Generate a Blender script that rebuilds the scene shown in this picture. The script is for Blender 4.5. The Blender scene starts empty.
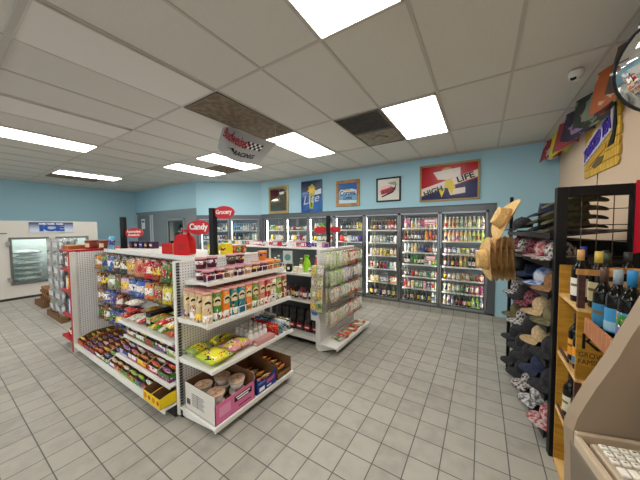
import bpy, math, random
from mathutils import Matrix, Vector, Euler
R = random.Random(7)
SC = bpy.context.scene
COL = SC.collection
PI = math.pi
ORD = ['first','second','third','fourth','fifth','sixth','seventh','eighth','ninth','tenth','eleventh','twelfth','thirteenth','fourteenth','fifteenth','sixteenth','seventeenth','eighteenth','nineteenth','twentieth']+['twenty-'+q for q in 'first second third fourth fifth sixth seventh eighth ninth'.split()]+['thirtieth']

def S(r, g=None, b=None):
    if g is None: r, g, b = r
    f = lambda c: (c/255/12.92 if c <= 10 else ((c/255+.055)/1.055)**2.4)
    return (f(r), f(g), f(b), 1.0)

# ---------------------------------------------------------------- materials
def newmat(name):
    m = bpy.data.materials.new(name); m.use_nodes = True
    nt = m.node_tree
    return m, nt, nt.nodes['Principled BSDF']

def plain(name, c, rough=.5, metal=0., spec=.3, bump=0., bscale=60.):
    m, nt, b = newmat(name)
    b.inputs['Base Color'].default_value = S(c)
    b.inputs['Roughness'].default_value = rough
    b.inputs['Metallic'].default_value = metal
    b.inputs['Specular IOR Level'].default_value = spec
    if bump:
        n = nt.nodes.new('ShaderNodeTexNoise'); n.inputs['Scale'].default_value = bscale
        bp = nt.nodes.new('ShaderNodeBump'); bp.inputs['Strength'].default_value = bump; bp.inputs['Distance'].default_value = .01
        tc = nt.nodes.new('ShaderNodeTexCoord')
        nt.links.new(tc.outputs['Object'], n.inputs['Vector'])
        nt.links.new(n.outputs['Fac'], bp.inputs['Height']); nt.links.new(bp.outputs['Normal'], b.inputs['Normal'])
    return m

def speckle(name, c1, c2, scale=8., rough=.6, stretch=(1, 1, 1), lo=.4, hi=.6, metal=0., coord='Object'):
    m, nt, b = newmat(name)
    tc = nt.nodes.new('ShaderNodeTexCoord'); mp = nt.nodes.new('ShaderNodeMapping')
    mp.inputs['Scale'].default_value = stretch
    n = nt.nodes.new('ShaderNodeTexNoise'); n.inputs['Scale'].default_value = scale; n.inputs['Detail'].default_value = 4
    cr = nt.nodes.new('ShaderNodeValToRGB')
    cr.color_ramp.elements[0].position = lo; cr.color_ramp.elements[0].color = S(c1)
    cr.color_ramp.elements[1].position = hi; cr.color_ramp.elements[1].color = S(c2)
    L = nt.links.new
    L(tc.outputs[coord], mp.inputs[0]); L(mp.outputs[0], n.inputs['Vector']); L(n.outputs['Fac'], cr.inputs[0])
    L(cr.outputs[0], b.inputs['Base Color'])
    b.inputs['Roughness'].default_value = rough; b.inputs['Metallic'].default_value = metal
    return m

def tint(name, rough=.4, metal=0., trans=0.):
    m, nt, b = newmat(name)
    oi = nt.nodes.new('ShaderNodeObjectInfo')
    nt.links.new(oi.outputs['Color'], b.inputs['Base Color'])
    b.inputs['Roughness'].default_value = rough; b.inputs['Metallic'].default_value = metal; b.inputs['Specular IOR Level'].default_value = .35
    return m

def printed(name, rough=.35, band=(.35, .72), dens=.5, fscale=7., second=None):
    """packaging: the thing's own colour, a second ink in a printed panel, fine flecks of ink."""
    m, nt, b = newmat(name); N = nt.nodes.new; L = nt.links.new
    oi = N('ShaderNodeObjectInfo'); tc = N('ShaderNodeTexCoord')
    add = N('ShaderNodeVectorMath'); add.operation = 'ADD'
    sc = N('ShaderNodeVectorMath'); sc.operation = 'SCALE'; sc.inputs['Scale'].default_value = 37.
    cmb = N('ShaderNodeCombineXYZ')
    L(oi.outputs['Random'], cmb.inputs[0]); L(oi.outputs['Random'], cmb.inputs[2]); L(cmb.outputs[0], sc.inputs[0])
    L(tc.outputs['Generated'], add.inputs[0]); L(sc.outputs[0], add.inputs[1])
    ramp = N('ShaderNodeValToRGB'); ramp.color_ramp.interpolation = 'CONSTANT'
    pal = second or [(240, 236, 226), (250, 214, 60), (240, 240, 240), (190, 30, 36), (245, 240, 220), (40, 60, 140), (250, 250, 245), (60, 130, 60)]
    e = ramp.color_ramp.elements
    while len(e) < len(pal): e.new(1.)
    for i, c in enumerate(pal): e[i].position = i/len(pal); e[i].color = S(c)
    mul = N('ShaderNodeMath'); mul.operation = 'MULTIPLY'; mul.inputs[1].default_value = 7.31
    fr = N('ShaderNodeMath'); fr.operation = 'FRACT'
    L(oi.outputs['Random'], mul.inputs[0]); L(mul.outputs[0], fr.inputs[0]); L(fr.outputs[0], ramp.inputs[0])
    # panel mask : soft-edged blob by noise inside a band of height
    sep = N('ShaderNodeSeparateXYZ'); L(tc.outputs['Generated'], sep.inputs[0])
    n1 = N('ShaderNodeTexNoise'); n1.inputs['Scale'].default_value = 2.2; n1.inputs['Detail'].default_value = 1
    L(add.outputs[0], n1.inputs['Vector'])
    g1 = N('ShaderNodeMath'); g1.operation = 'GREATER_THAN'; g1.inputs[1].default_value = band[0]
    g2 = N('ShaderNodeMath'); g2.operation = 'LESS_THAN'; g2.inputs[1].default_value = band[1]
    L(sep.outputs['Z'], g1.inputs[0]); L(sep.outputs['Z'], g2.inputs[0])
    g3 = N('ShaderNodeMath'); g3.operation = 'GREATER_THAN'; g3.inputs[1].default_value = .43
    L(n1.outputs['Fac'], g3.inputs[0])
    m1 = N('ShaderNodeMath'); m1.operation = 'MULTIPLY'; L(g1.outputs[0], m1.inputs[0]); L(g2.outputs[0], m1.inputs[1])
    m2 = N('ShaderNodeMath'); m2.operation = 'MULTIPLY'; L(m1.outputs[0], m2.inputs[0]); L(g3.outputs[0], m2.inputs[1])
    mix = N('ShaderNodeMixRGB'); L(m2.outputs[0], mix.inputs[0]); L(oi.outputs['Color'], mix.inputs[1]); L(ramp.outputs[0], mix.inputs[2])
    # flecks
    v = N('ShaderNodeTexNoise'); v.inputs['Scale'].default_value = fscale; v.inputs['Detail'].default_value = 3
    L(add.outputs[0], v.inputs['Vector'])
    g4 = N('ShaderNodeMath'); g4.operation = 'GREATER_THAN'; g4.inputs[1].default_value = .62 - .1*dens
    L(v.outputs['Fac'], g4.inputs[0])
    vr = N('ShaderNodeValToRGB'); vr.color_ramp.interpolation = 'CONSTANT'
    e = vr.color_ramp.elements
    cc = [(30, 26, 30), (250, 246, 238), (150, 20, 28), (250, 200, 60), (30, 40, 90)]
    while len(e) < len(cc): e.new(1.)
    for i, c in enumerate(cc): e[i].position = i/len(cc); e[i].color = S(c)
    v2 = N('ShaderNodeTexNoise'); v2.inputs['Scale'].default_value = 3.1; L(add.outputs[0], v2.inputs['Vector'])
    st = N('ShaderNodeMath'); st.operation = 'MULTIPLY_ADD'; st.inputs[1].default_value = 3.; st.inputs[2].default_value = -1.
    L(v2.outputs['Fac'], st.inputs[0]); L(st.outputs[0], vr.inputs[0])
    mix2 = N('ShaderNodeMixRGB'); L(g4.outputs[0], mix2.inputs[0]); L(mix.outputs[0], mix2.inputs[1]); L(vr.outputs[0], mix2.inputs[2])
    L(mix2.outputs[0], b.inputs['Base Color']); b.inputs['Roughness'].default_value = rough; b.inputs['Specular IOR Level'].default_value = .3
    return m

def emit(name, c, strength):
    m, nt, b = newmat(name)
    b.inputs['Base Color'].default_value = S(c)
    b.inputs['Emission Color'].default_value = S(c); b.inputs['Emission Strength'].default_value = strength
    return m

def glass(name, tintc=(255, 255, 255), refl=1.0, ior=1.45):
    m = bpy.data.materials.new(name); m.use_nodes = True; nt = m.node_tree
    for n in list(nt.nodes): nt.nodes.remove(n)
    N = nt.nodes.new; L = nt.links.new
    o = N('ShaderNodeOutputMaterial'); t = N('ShaderNodeBsdfTransparent'); t.inputs[0].default_value = S(tintc)
    g = N('ShaderNodeBsdfGlossy'); g.inputs['Roughness'].default_value = .03
    f = N('ShaderNodeFresnel'); f.inputs[0].default_value = ior
    mu = N('ShaderNodeMath'); mu.operation = 'MULTIPLY'; mu.inputs[1].default_value = refl
    mx = N('ShaderNodeMixShader')
    L(f.outputs[0], mu.inputs[0]); L(mu.outputs[0], mx.inputs[0]); L(t.outputs[0], mx.inputs[1]); L(g.outputs[0], mx.inputs[2]); L(mx.outputs[0], o.inputs[0])
    return m

def floor_tiles(name, size, ox, oy):
    m, nt, b = newmat(name); N = nt.nodes.new; L = nt.links.new
    tc = N('ShaderNodeTexCoord'); mp = N('ShaderNodeMapping'); mp.vector_type = 'POINT'
    mp.inputs['Location'].default_value = (-ox/size, -oy/size, 0); mp.inputs['Scale'].default_value = (1/size,)*3
    L(tc.outputs['Object'], mp.inputs[0])
    fr = N('ShaderNodeVectorMath'); fr.operation = 'FRACTION'; L(mp.outputs[0], fr.inputs[0])
    fl = N('ShaderNodeVectorMath'); fl.operation = 'FLOOR'; L(mp.outputs[0], fl.inputs[0])
    sp = N('ShaderNodeSeparateXYZ'); L(fr.outputs[0], sp.inputs[0])
    def edge(out):
        a = N('ShaderNodeMath'); a.operation = 'SUBTRACT'; a.inputs[1].default_value = .5; L(out, a.inputs[0])
        c = N('ShaderNodeMath'); c.operation = 'ABSOLUTE'; L(a.outputs[0], c.inputs[0]); return c.outputs[0]
    mx = N('ShaderNodeMath'); mx.operation = 'MAXIMUM'; L(edge(sp.outputs[0]), mx.inputs[0]); L(edge(sp.outputs[1]), mx.inputs[1])
    gt = N('ShaderNodeMapRange'); gt.inputs[1].default_value = .478; gt.inputs[2].default_value = .488; L(mx.outputs[0], gt.inputs[0])
    wn = N('ShaderNodeTexWhiteNoise'); L(fl.outputs[0], wn.inputs['Vector'])
    n = N('ShaderNodeTexNoise'); n.inputs['Scale'].default_value = 9; n.inputs['Detail'].default_value = 5; L(tc.outputs['Object'], n.inputs['Vector'])
    n2 = N('ShaderNodeTexNoise'); n2.inputs['Scale'].default_value = 180; n2.inputs['Detail'].default_value = 2; L(tc.outputs['Object'], n2.inputs['Vector'])
    sm = N('ShaderNodeMath'); sm.operation = 'MULTIPLY_ADD'; sm.inputs[1].default_value = .4; L(wn.outputs[0], sm.inputs[0]); L(n.outputs['Fac'], sm.inputs[2])
    sm2 = N('ShaderNodeMath'); sm2.operation = 'MULTIPLY_ADD'; sm2.inputs[1].default_value = .35; L(n2.outputs['Fac'], sm2.inputs[0]); L(sm.outputs[0], sm2.inputs[2])
    cr = N('ShaderNodeValToRGB'); cr.color_ramp.elements[0].position = .3; cr.color_ramp.elements[0].color = S(141, 138, 130)
    cr.color_ramp.elements[1].position = 1.25 if False else 1.0; cr.color_ramp.elements[1].color = S(172, 169, 160)
    L(sm2.outputs[0], cr.inputs[0])
    mix = N('ShaderNodeMixRGB'); mix.inputs[2].default_value = S(84, 82, 78); L(gt.outputs[0], mix.inputs[0]); L(cr.outputs[0], mix.inputs[1])
    L(mix.outputs[0], b.inputs['Base Color'])
    rr = N('ShaderNodeMapRange'); rr.inputs[3].default_value = .38; rr.inputs[4].default_value = .6; L(n2.outputs['Fac'], rr.inputs[0]); L(rr.outputs[0], b.inputs['Roughness'])
    bp = N('ShaderNodeBump'); bp.inputs['Strength'].default_value = .4; bp.inputs['Distance'].default_value = .003; bp.invert = True
    L(gt.outputs[0], bp.inputs['Height']); L(bp.outputs[0], b.inputs['Normal'])
    return m

def pegboard(name, c, u, v, pitch=.0254, r=.19, hole=(92, 92, 98)):
    """white board with a regular grid of dark round holes; u, v: the two object axes of the board's plane"""
    m, nt, b = newmat(name); N = nt.nodes.new; L = nt.links.new
    tc = N('ShaderNodeTexCoord'); sc = N('ShaderNodeVectorMath'); sc.operation = 'SCALE'; sc.inputs['Scale'].default_value = 1/pitch
    L(tc.outputs['Object'], sc.inputs[0])
    fr = N('ShaderNodeVectorMath'); fr.operation = 'FRACTION'; L(sc.outputs[0], fr.inputs[0])
    sb = N('ShaderNodeVectorMath'); sb.operation = 'SUBTRACT'; sb.inputs[1].default_value = (.5, .5, .5); L(fr.outputs[0], sb.inputs[0])
    sp = N('ShaderNodeSeparateXYZ'); L(sb.outputs[0], sp.inputs[0])
    cb = N('ShaderNodeCombineXYZ'); L(sp.outputs[u], cb.inputs[0]); L(sp.outputs[v], cb.inputs[1])
    ln = N('ShaderNodeVectorMath'); ln.operation = 'LENGTH'; L(cb.outputs[0], ln.inputs[0])
    lt = N('ShaderNodeMath'); lt.operation = 'LESS_THAN'; lt.inputs[1].default_value = r; L(ln.outputs['Value'], lt.inputs[0])
    mix = N('ShaderNodeMixRGB'); mix.inputs[1].default_value = S(c); mix.inputs[2].default_value = S(hole); L(lt.outputs[0], mix.inputs[0])
    L(mix.outputs[0], b.inputs['Base Color']); b.inputs['Roughness'].default_value = .45
    return m

# ---------------------------------------------------------------- mesh builder
class MB:
    def __init__(s): s.v = []; s.f = []; s.mi = []; s.sm = []; s.M = Matrix.Identity(4)
    def add(s, vs, fs, m=0, smooth=False):
        b = len(s.v); s.v += [tuple(s.M @ Vector(p)) for p in vs]
        for f in fs: s.f.append(tuple(b+i for i in f)); s.mi.append(m); s.sm.append(smooth)
        return s
    def box(s, x0, y0, z0, x1, y1, z1, m=0):
        if x0 > x1: x0, x1 = x1, x0
        if y0 > y1: y0, y1 = y1, y0
        if z0 > z1: z0, z1 = z1, z0
        return s.add([(x0,y0,z0),(x1,y0,z0),(x1,y1,z0),(x0,y1,z0),(x0,y0,z1),(x1,y0,z1),(x1,y1,z1),(x0,y1,z1)],
                     [(3,2,1,0),(4,5,6,7),(0,1,5,4),(1,2,6,5),(2,3,7,6),(3,0,4,7)], m)
    def lathe(s, prof, n=16, m=0, c=(0, 0), smooth=True, caps=(True, True), sq=1.0):
        vs = []; fs = []; ms = []
        for r, z in prof:
            for k in range(n):
                a = 2*PI*k/n; vs.append((c[0]+r*math.cos(a), c[1]+r*math.sin(a)*sq, z))
        b = len(s.v); s.v += [tuple(s.M @ Vector(p)) for p in vs]
        for i in range(len(prof)-1):
            mm = m[i] if isinstance(m, (list, tuple)) else m
            for k in range(n):
                s.f.append((b+i*n+k, b+i*n+(k+1) % n, b+(i+1)*n+(k+1) % n, b+(i+1)*n+k)); s.mi.append(mm); s.sm.append(smooth)
        m0 = m[0] if isinstance(m, (list, tuple)) else m; m1 = m[-1] if isinstance(m, (list, tuple)) else m
        if caps[0]: s.f.append(tuple(b+k for k in range(n-1, -1, -1))); s.mi.append(m0); s.sm.append(False)
        if caps[1]: s.f.append(tuple(b+(len(prof)-1)*n+k for k in range(n))); s.mi.append(m1); s.sm.append(False)
        return s
    def tube(s, pts, r=.004, n=6, m=0, closed=False):
        pts = [Vector(p) for p in pts]; rings = []; k = len(pts)
        for i, p in enumerate(pts):
            t = (pts[min(i+1, k-1)]-pts[max(i-1, 0)]).normalized()
            a = Vector((0, 0, 1)) if abs(t.z) < .9 else Vector((1, 0, 0))
            u = t.cross(a).normalized(); w = t.cross(u)
            rings.append([p+u*r*math.cos(2*PI*j/n)+w*r*math.sin(2*PI*j/n) for j in range(n)])
        vs = [tuple(q) for g in rings for q in g]; fs = []
        for i in range(k-1):
            for j in range(n): fs.append((i*n+j, i*n+(j+1) % n, (i+1)*n+(j+1) % n, (i+1)*n+j))
        fs.append(tuple(range(n-1, -1, -1))); fs.append(tuple((k-1)*n+j for j in range(n)))
        return s.add(vs, fs, m, True)
    def prism(s, poly, d0, d1, ax='y', m=0, mside=None):
        """extrude a 2-D polygon (counter-clockwise) from d0 to d1 along ax; ax 'y': poly is (x,z); 'x': (y,z); 'z': (x,y)"""
        P = {'y': lambda a, b, d: (a, d, b), 'x': lambda a, b, d: (d, a, b), 'z': lambda a, b, d: (a, b, d)}[ax]
        n = len(poly); vs = [P(a, b, d0) for a, b in poly]+[P(a, b, d1) for a, b in poly]
        b0 = len(s.f)
        s.add(vs, [tuple(range(n)), tuple(range(2*n-1, n-1, -1))], m)
        s.add(vs, [(i, n+i, n+(i+1) % n, (i+1) % n) for i in range(n)], m if mside is None else mside)
        return s
    def surf(s, fn, nu, nv, m=0, smooth=True, wrap=False):
        vs = [fn(i/nu, j/nv) for j in range(nv+1) for i in range(nu+1)]
        fs = [(j*(nu+1)+i, j*(nu+1)+i+1, (j+1)*(nu+1)+i+1, (j+1)*(nu+1)+i) for j in range(nv) for i in range(nu)]
        return s.add(vs, fs, m, smooth)
    def mesh(s, name, mats, weld=False):
        me = bpy.data.meshes.new(name); me.from_pydata(s.v, [], s.f)
        for m in mats: me.materials.append(m)
        me.polygons.foreach_set('material_index', s.mi); me.polygons.foreach_set('use_smooth', s.sm)
        import bmesh
        bm = bmesh.new(); bm.from_mesh(me)
        if weld: bmesh.ops.remove_doubles(bm, verts=bm.verts, dist=1e-5)
        bmesh.ops.recalc_face_normals(bm, faces=bm.faces); bm.to_mesh(me); bm.free()
        me.update(); return me

def T(x=0, y=0, z=0, rx=0, ry=0, rz=0): return Matrix.Translation((x, y, z)) @ Euler((rx, ry, rz)).to_matrix().to_4x4()
def frame(o, right, up):
    r = Vector(right).normalized(); u = Vector(up); u = (u - r*u.dot(r)).normalized(); n = r.cross(u)
    M = Matrix((r, u, n)).transposed().to_4x4(); M.translation = o; return M

def link(name, me, parent=None, M=None, color=None, bevel=0):
    o = bpy.data.objects.new(name, me); COL.objects.link(o)
    if parent is not None: o.parent = parent
    if M is not None: o.matrix_basis = M
    if color is not None: o.color = S(color)
    if bevel:
        md = o.modifiers.new('edge', 'BEVEL'); md.width = bevel; md.segments = 2; md.limit_method = 'ANGLE'
    return o
def tag(o, label, cat, group=None):
    o['label'] = label; o['category'] = cat
    if group: o['group'] = group
    return o
def thing(name, label, cat, group=None, M=None):
    o = link(name, None, M=M); o.empty_display_size = .05; return tag(o, label, cat, group)
def struct(name, mb, mats, parent=None, bevel=0, M=None):
    o = link(name, mb.mesh(name, mats) if isinstance(mb, MB) else mb, parent, M, bevel=bevel)
    if parent is None: o['kind'] = 'structure'
    return o
def part(name, parent, mb, mats, M=None, color=None, label=None, bevel=0):
    o = link(name, mb.mesh(name, mats) if isinstance(mb, MB) else mb, parent, M, color, bevel)
    if label: o['label'] = label
    return o
def text_mesh(body, w, h, mat, ext=.002, shear=0., font_bold=0.0):
    """lettering scaled to fit w x h, centred on the origin, in the XY plane facing +Z"""
    cu = bpy.data.curves.new('lettering', 'FONT'); cu.body = body; cu.extrude = ext; cu.shear = shear; cu.offset = font_bold
    cu.align_x = 'CENTER'; cu.space_line = .8; cu.resolution_u = 3
    o = bpy.data.objects.new('lettering', cu)
    me = bpy.data.meshes.new_from_object(o); bpy.data.objects.remove(o); bpy.data.curves.remove(cu)
    xs = [v.co.x for v in me.vertices]; ys = [v.co.y for v in me.vertices]
    cx, cy = (min(xs)+max(xs))/2, (min(ys)+max(ys))/2; sx = w/(max(xs)-min(xs)); sy = h/(max(ys)-min(ys))
    for v in me.vertices: v.co.x = (v.co.x-cx)*sx; v.co.y = (v.co.y-cy)*sy
    me.materials.clear(); me.materials.append(mat); return me
# ---------------------------------------------------------------- shared materials
WHITE = plain('white_enamel', (226, 226, 224), .35)
BLACK = plain('black_metal', (14, 14, 17), .5, spec=.3)
BLACKP = plain('black_plastic', (18, 18, 20), .4)
BLUEWALL = plain('blue_paint', (164, 204, 220), .75, bump=.05, bscale=90)
BEIGE = plain('beige_paint', (222, 196, 170), .7, bump=.05, bscale=90)
GREYPAINT = plain('grey_paint', (122, 134, 140), .55)
STEEL = plain('brushed_steel', (100, 104, 107), .38, .6)
ALU = plain('aluminium', (176, 178, 178), .35, .6)
CHROME = plain('chrome', (200, 200, 200), .2, 1.)
WIRE = plain('white_wire', (236, 236, 236), .4)
CARD = plain('brown_cardboard', (132, 96, 62), .85)
CARDIN = plain('cardboard_inside', (124, 90, 62), .9)
RED = plain('red_plastic', (200, 12, 14), .45, spec=.3)
SIGNRED = plain('sign_red', (206, 40, 52), .4)
INKWHITE = plain('white_ink', (245, 245, 242), .5)
INKBLACK = plain('black_ink', (24, 22, 24), .5)
GLASS = glass('door_glass', (246, 250, 250), .8)
TINT = tint('own_colour', .4)
TINTG = tint('own_colour_glossy', .15)
TINTM = tint('own_colour_matt', .85)
FOIL = printed('printed_film', .28)
PAPER = printed('printed_card', .55, band=(.2, .85), fscale=9, dens=.2)
PALEFILM = printed('pale_film', .25, band=(.3, .9), dens=.1, fscale=6, second=[(236, 236, 230), (226, 226, 220), (240, 236, 226), (200, 214, 180)])
CAN = printed('printed_can', .3, band=(.25, .8), fscale=3.5, dens=.45)
LABELM = printed('printed_label', .4, band=(.1, .9), fscale=4, dens=.6)
CLEAR = glass('clear_film', (228, 232, 230), 1.0)

# ---------------------------------------------------------------- room shell
mb = MB(); mb.box(-10.75, -4.2, -.08, 1.15, 5.6, 0); struct('floor', mb, [floor_tiles('grey_floor_tile', .2032, -.015, .01)])
# back wall over and beside the cooler
mb = MB(); mb.box(-5.42, 5.35, 2.06, 1.0, 5.47, 3.06); mb.box(.21, 5.35, 0, 1.0, 5.47, 2.06)
struct('wall_back', mb, [BLUEWALL])
mb = MB(); mb.box(1.0, -4.2, 0, 1.12, 5.47, 3.06); struct('wall_right', mb, [BEIGE])
mb = MB(); mb.box(-10.72, -4.2, 0, -10.6, 4.3, 3.06); struct('wall_left', mb, [BLUEWALL])
# street front behind the viewer: unseen windows added to let daylight in, with mullions
mb = MB(); mb.box(-10.72, -4.32, 0, 1.12, -4.2, .4); mb.box(-10.72, -4.32, 2.75, 1.12, -4.2, 3.06)
for x in (-10.72, -8.4, -6.1, -3.8, -1.5, .8): mb.box(x, -4.32, .4, x+(.32 if x > 0 or x < -10 else .12), -4.2, 2.75)
struct('wall_front', mb, [BEIGE])
for k, (a, b) in enumerate(((-10.4, -8.4), (-8.28, -6.1), (-5.98, -3.8), (-3.68, -1.5), (-1.38, .8))):
    mb = MB(); mb.add([(a, -4.26, .4), (b, -4.26, .4), (b, -4.26, 2.75), (a, -4.26, 2.75)], [(0, 1, 2, 3)]); struct('added_window_%d' % (k+1), mb, [GLASS])
# grey panelled rear wall with a blue band above
mb = MB(); mb.box(-10.6, 4.22, 2.27, -6.83, 4.34, 3.06, 0)
for a, b in ((-10.6, -8.42), (-7.46, -6.83)): mb.box(a, 4.22, 0, b, 4.34, 2.27, 1)
mb.box(-8.42, 4.22, 2.0, -7.46, 4.34, 2.27, 1)
struct('wall_rear', mb, [BLUEWALL, GREYPAINT])
# the diagonal wall with two cooler doors
DA = Vector((-6.83, 4.22, 0)); DB = Vector((-5.42, 5.35, 0)); DL = (DB-DA).length
_r = (DB-DA).normalized(); DM = Matrix((_r, Vector((-_r.y, _r.x, 0)), Vector((0, 0, 1)))).transposed().to_4x4(); DM.translation = DA   # x along the wall, y into it
mb = MB(); mb.box(0, 0, 2.06, DL, .12, 3.06); struct('wall_corner', mb, [BLUEWALL], M=DM)

# ---------------------------------------------------------------- ceiling with tee grid
tile = speckle('ceiling_tile', (202, 201, 195), (212, 211, 205), 300, .9)
mb = MB(); mb.box(-10.72, -4.32, 3.012, 1.12, 5.5, 3.08); struct('ceiling', mb, [tile])
tee = plain('tee_bar', (186, 183, 176), .6)
mb = MB(); x = .2
gx = [.8-.6*k for k in range(20)]; gy = [.38+1.22*k for k in range(-4, 5)]
for x in gx: mb.box(x-.012, -4.2, 3.007, x+.012, 5.35, 3.012)
for y in gy: mb.box(-10.6, y-.012, 3.006, 1.0, y+.012, 3.011)
mb.box(-10.6, .36, 2.998, -2.2, .405, 3.0105)
mb.box(-10.6, 5.325, 2.998, 1, 5.35, 3.01); mb.box(.975, -4.2, 2.998, 1, 5.35, 3.01)
struct('trim_1', mb, [tee])

LITE = emit('lit_diffuser', (255, 251, 241), 11)
UNLIT = plain('unlit_diffuser', (222, 220, 216), .5)
def ceiling_light(x0, y0, label, lit=True, w=.6, d=1.22, fr=True):
    t = thing('ceiling_light', label, 'light', None, T(x0+w/2, y0+d/2, 3.0))
    a, b = w/2-.014, d/2-.014
    f = MB()
    for q in ((-a, -b, a, -b+.012), (-a, b-.012, a, b), (-a, -b, -a+.012, b), (a-.012, -b, a, b)): f.box(q[0], q[1], -.006, q[2], q[3], .01)
    part('frame', t, f, [plain('light_frame', (200, 198, 192), .5)])
    p = MB(); p.box(-a+.011, -b+.011, -.002, a-.011, b-.011, .008); part('diffuser', t, p, [LITE if lit else UNLIT])
    return t
ceiling_light(-1.0, .38, 'lit ceiling panel closest overhead, cut off by the top edge')
ceiling_light(-1.0, 2.82, 'lit ceiling panel beside the square black vent')
ceiling_light(-2.8, 2.82, 'lit ceiling panel at the end of the long brown vent')
ceiling_light(-4.6, 2.82, 'lit ceiling panel just beyond the hanging racing banner')
ceiling_light(-5.8, 2.82, 'second lit ceiling panel beyond the hanging racing banner')
ceiling_light(-5.8, .38, 'lit ceiling panel at the left edge of the photo')
ceiling_light(-8.5, 1.68, 'farthest lit ceiling panel, above the ice freezer')
ceiling_light(-2.8, .38, 'large unlit white ceiling panel in line with the brown vent', False)
ceiling_light(-4.6, .38, 'unlit pale ceiling panel near the left edge', False)
for x0, y0 in ((-1.0, -2.06), (-2.8, -2.06), (-4.6, -2.06), (-7.0, -2.06), (-8.8, -2.06)): ceiling_light(x0, y0, 'added fill light panel behind the viewer')['group'] = 'added fill light panels behind the viewer'  # unseen panels added behind the viewer as fill light
def vent(x0, y0, w, d, mats, label, louvre=True):
    t = thing('ceiling_vent', label, 'vent', None, T(x0+w/2, y0+d/2, 3.0))
    a, b = w/2-.014, d/2-.014
    f = MB()
    for q in ((-a, -b, a, -b+.014), (-a, b-.014, a, b), (-a, -b, -a+.014, b), (a-.014, -b, a, b)): f.box(q[0], q[1], -.005, q[2], q[3], .01)
    part('frame', t, f, [mats[0]])
    g = MB(); g.box(-a+.013, -b+.013, .004, a-.013, b-.013, .011)
    part('backing', t, g, [mats[1]])
    if louvre:
        g = MB(); n = int(2*a/.025)
        for k in range(n):
            xx = -a+.02+k*(2*a-.04)/(n-1); g.add([(xx-.008, -b+.013, -.001), (xx+.004, -b+.013, .004), (xx+.004, b-.013, .004), (xx-.008, b-.013, -.001)], [(0, 1, 2, 3)])
        part('slat', t, g, [mats[1]])
    return t
VB = speckle('dusty_brown_vent', (112, 102, 88), (138, 127, 110), 14, .8); VF = plain('vent_frame', (120, 114, 104), .6)
VK = speckle('black_vent', (52, 52, 52), (66, 66, 64), 14, .8); VT = speckle('taupe_vent', (128, 121, 110), (148, 141, 129), 10, .8)
vent(-2.8, 1.6, .6, 1.22, (VF, VB), 'long dusty brown ceiling vent')
vent(-1.6, 2.82, .6, .61, (VF, VK), 'square black ceiling vent')
vt = vent(-1.6, 3.43, .6, .61, (VF, VT), 'square taupe ceiling vent next to the black one', False)
g = MB(); g.prism([(-.12, 0), (0, -.12), (.12, 0), (0, .12)], -.012, .003, 'z'); part('diffuser_plate', vt, g, [VT])
vent(-5.2, 3.43, .6, .61, (VF, VB), 'small brown ceiling vent between the far lit panels')
vent(-9.1, 1.68, .6, 1.0, (VF, VB), 'dark ceiling vent beside the farthest lit panel')

# dome security camera
t = thing('security_camera', 'white dome security camera on the ceiling', 'camera', None, T(.665, 3.1, 2.998) @ Matrix.Scale(.85, 4))
b = MB(); b.lathe([(.056, 0), (.06, -.02), (.058, -.045), (.048, -.07), (.028, -.088), (.004, -.094)], 24, caps=(True, True)); part('housing', t, b, [plain('camera_white', (220, 218, 212), .4)])
b = MB(); b.M = T(-.026, -.028, -.062, .75, -.5, 0); b.lathe([(.026, -.02), (.026, -.004), (.02, .0), (.012, -.002)], 16); 
b.M = T(-.026, -.028, -.062, .75+PI, -.5, 0); b.lathe([(.026, -.004), (.025, .016), (.014, .024), (.003, .026)], 16); part('lens', t, b, [plain('lens_black', (14, 14, 16), .1)])

# ---------------------------------------------------------------- walk-in cooler
PITCH = .772; OPW = .705
def xl(i): return -.66-PITCH*i            # left edge of door i's glass, door 0 at the right end
sur = MB()
sur.box(-5.42, 5.33, 1.955, .21, 5.42, 2.06, 0)                       # header
sur.box(.1, 5.33, .1, .21, 5.42, 1.955, 0); sur.box(-5.42, 5.33, .1, xl(6)-.03, 5.42, 1.955, 0)
sur.box(-5.42, 5.325, 2.045, .215, 5.35, 2.075, 1)
for i in range(6): sur.box(xl(i)-.055, 5.36, .1, xl(i)-.012, 5.42, 1.955, 0)
sur.box(-5.42, 5.33, .095, .21, 5.42, .13, 0)
cs = struct('trim_2', sur, [STEEL, plain('dark_header', (84, 90, 94), .4, .4)], bevel=.003)
lin = MB(); lin.box(-6.2, 6.15, 0, .35, 6.2, 2.1); lin.box(-6.2, 5.42, 2.0, .35, 6.2, 2.06); lin.box(.22, 5.48, 0, .3, 6.2, 2.0); lin.box(-5.5, 5.42, .05, .3, 6.2, .09)
struct('wall_cooler', lin, [plain('cooler_liner', (150, 154, 156), .5)])
# tiled kerb below the cooler
mb = MB(); mb.box(-5.42, 5.335, 0, .98, 5.36, .095); struct('baseboard_back', mb, [floor_tiles('grey_kerb_tile', .2032, -.015, .01)])

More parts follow.
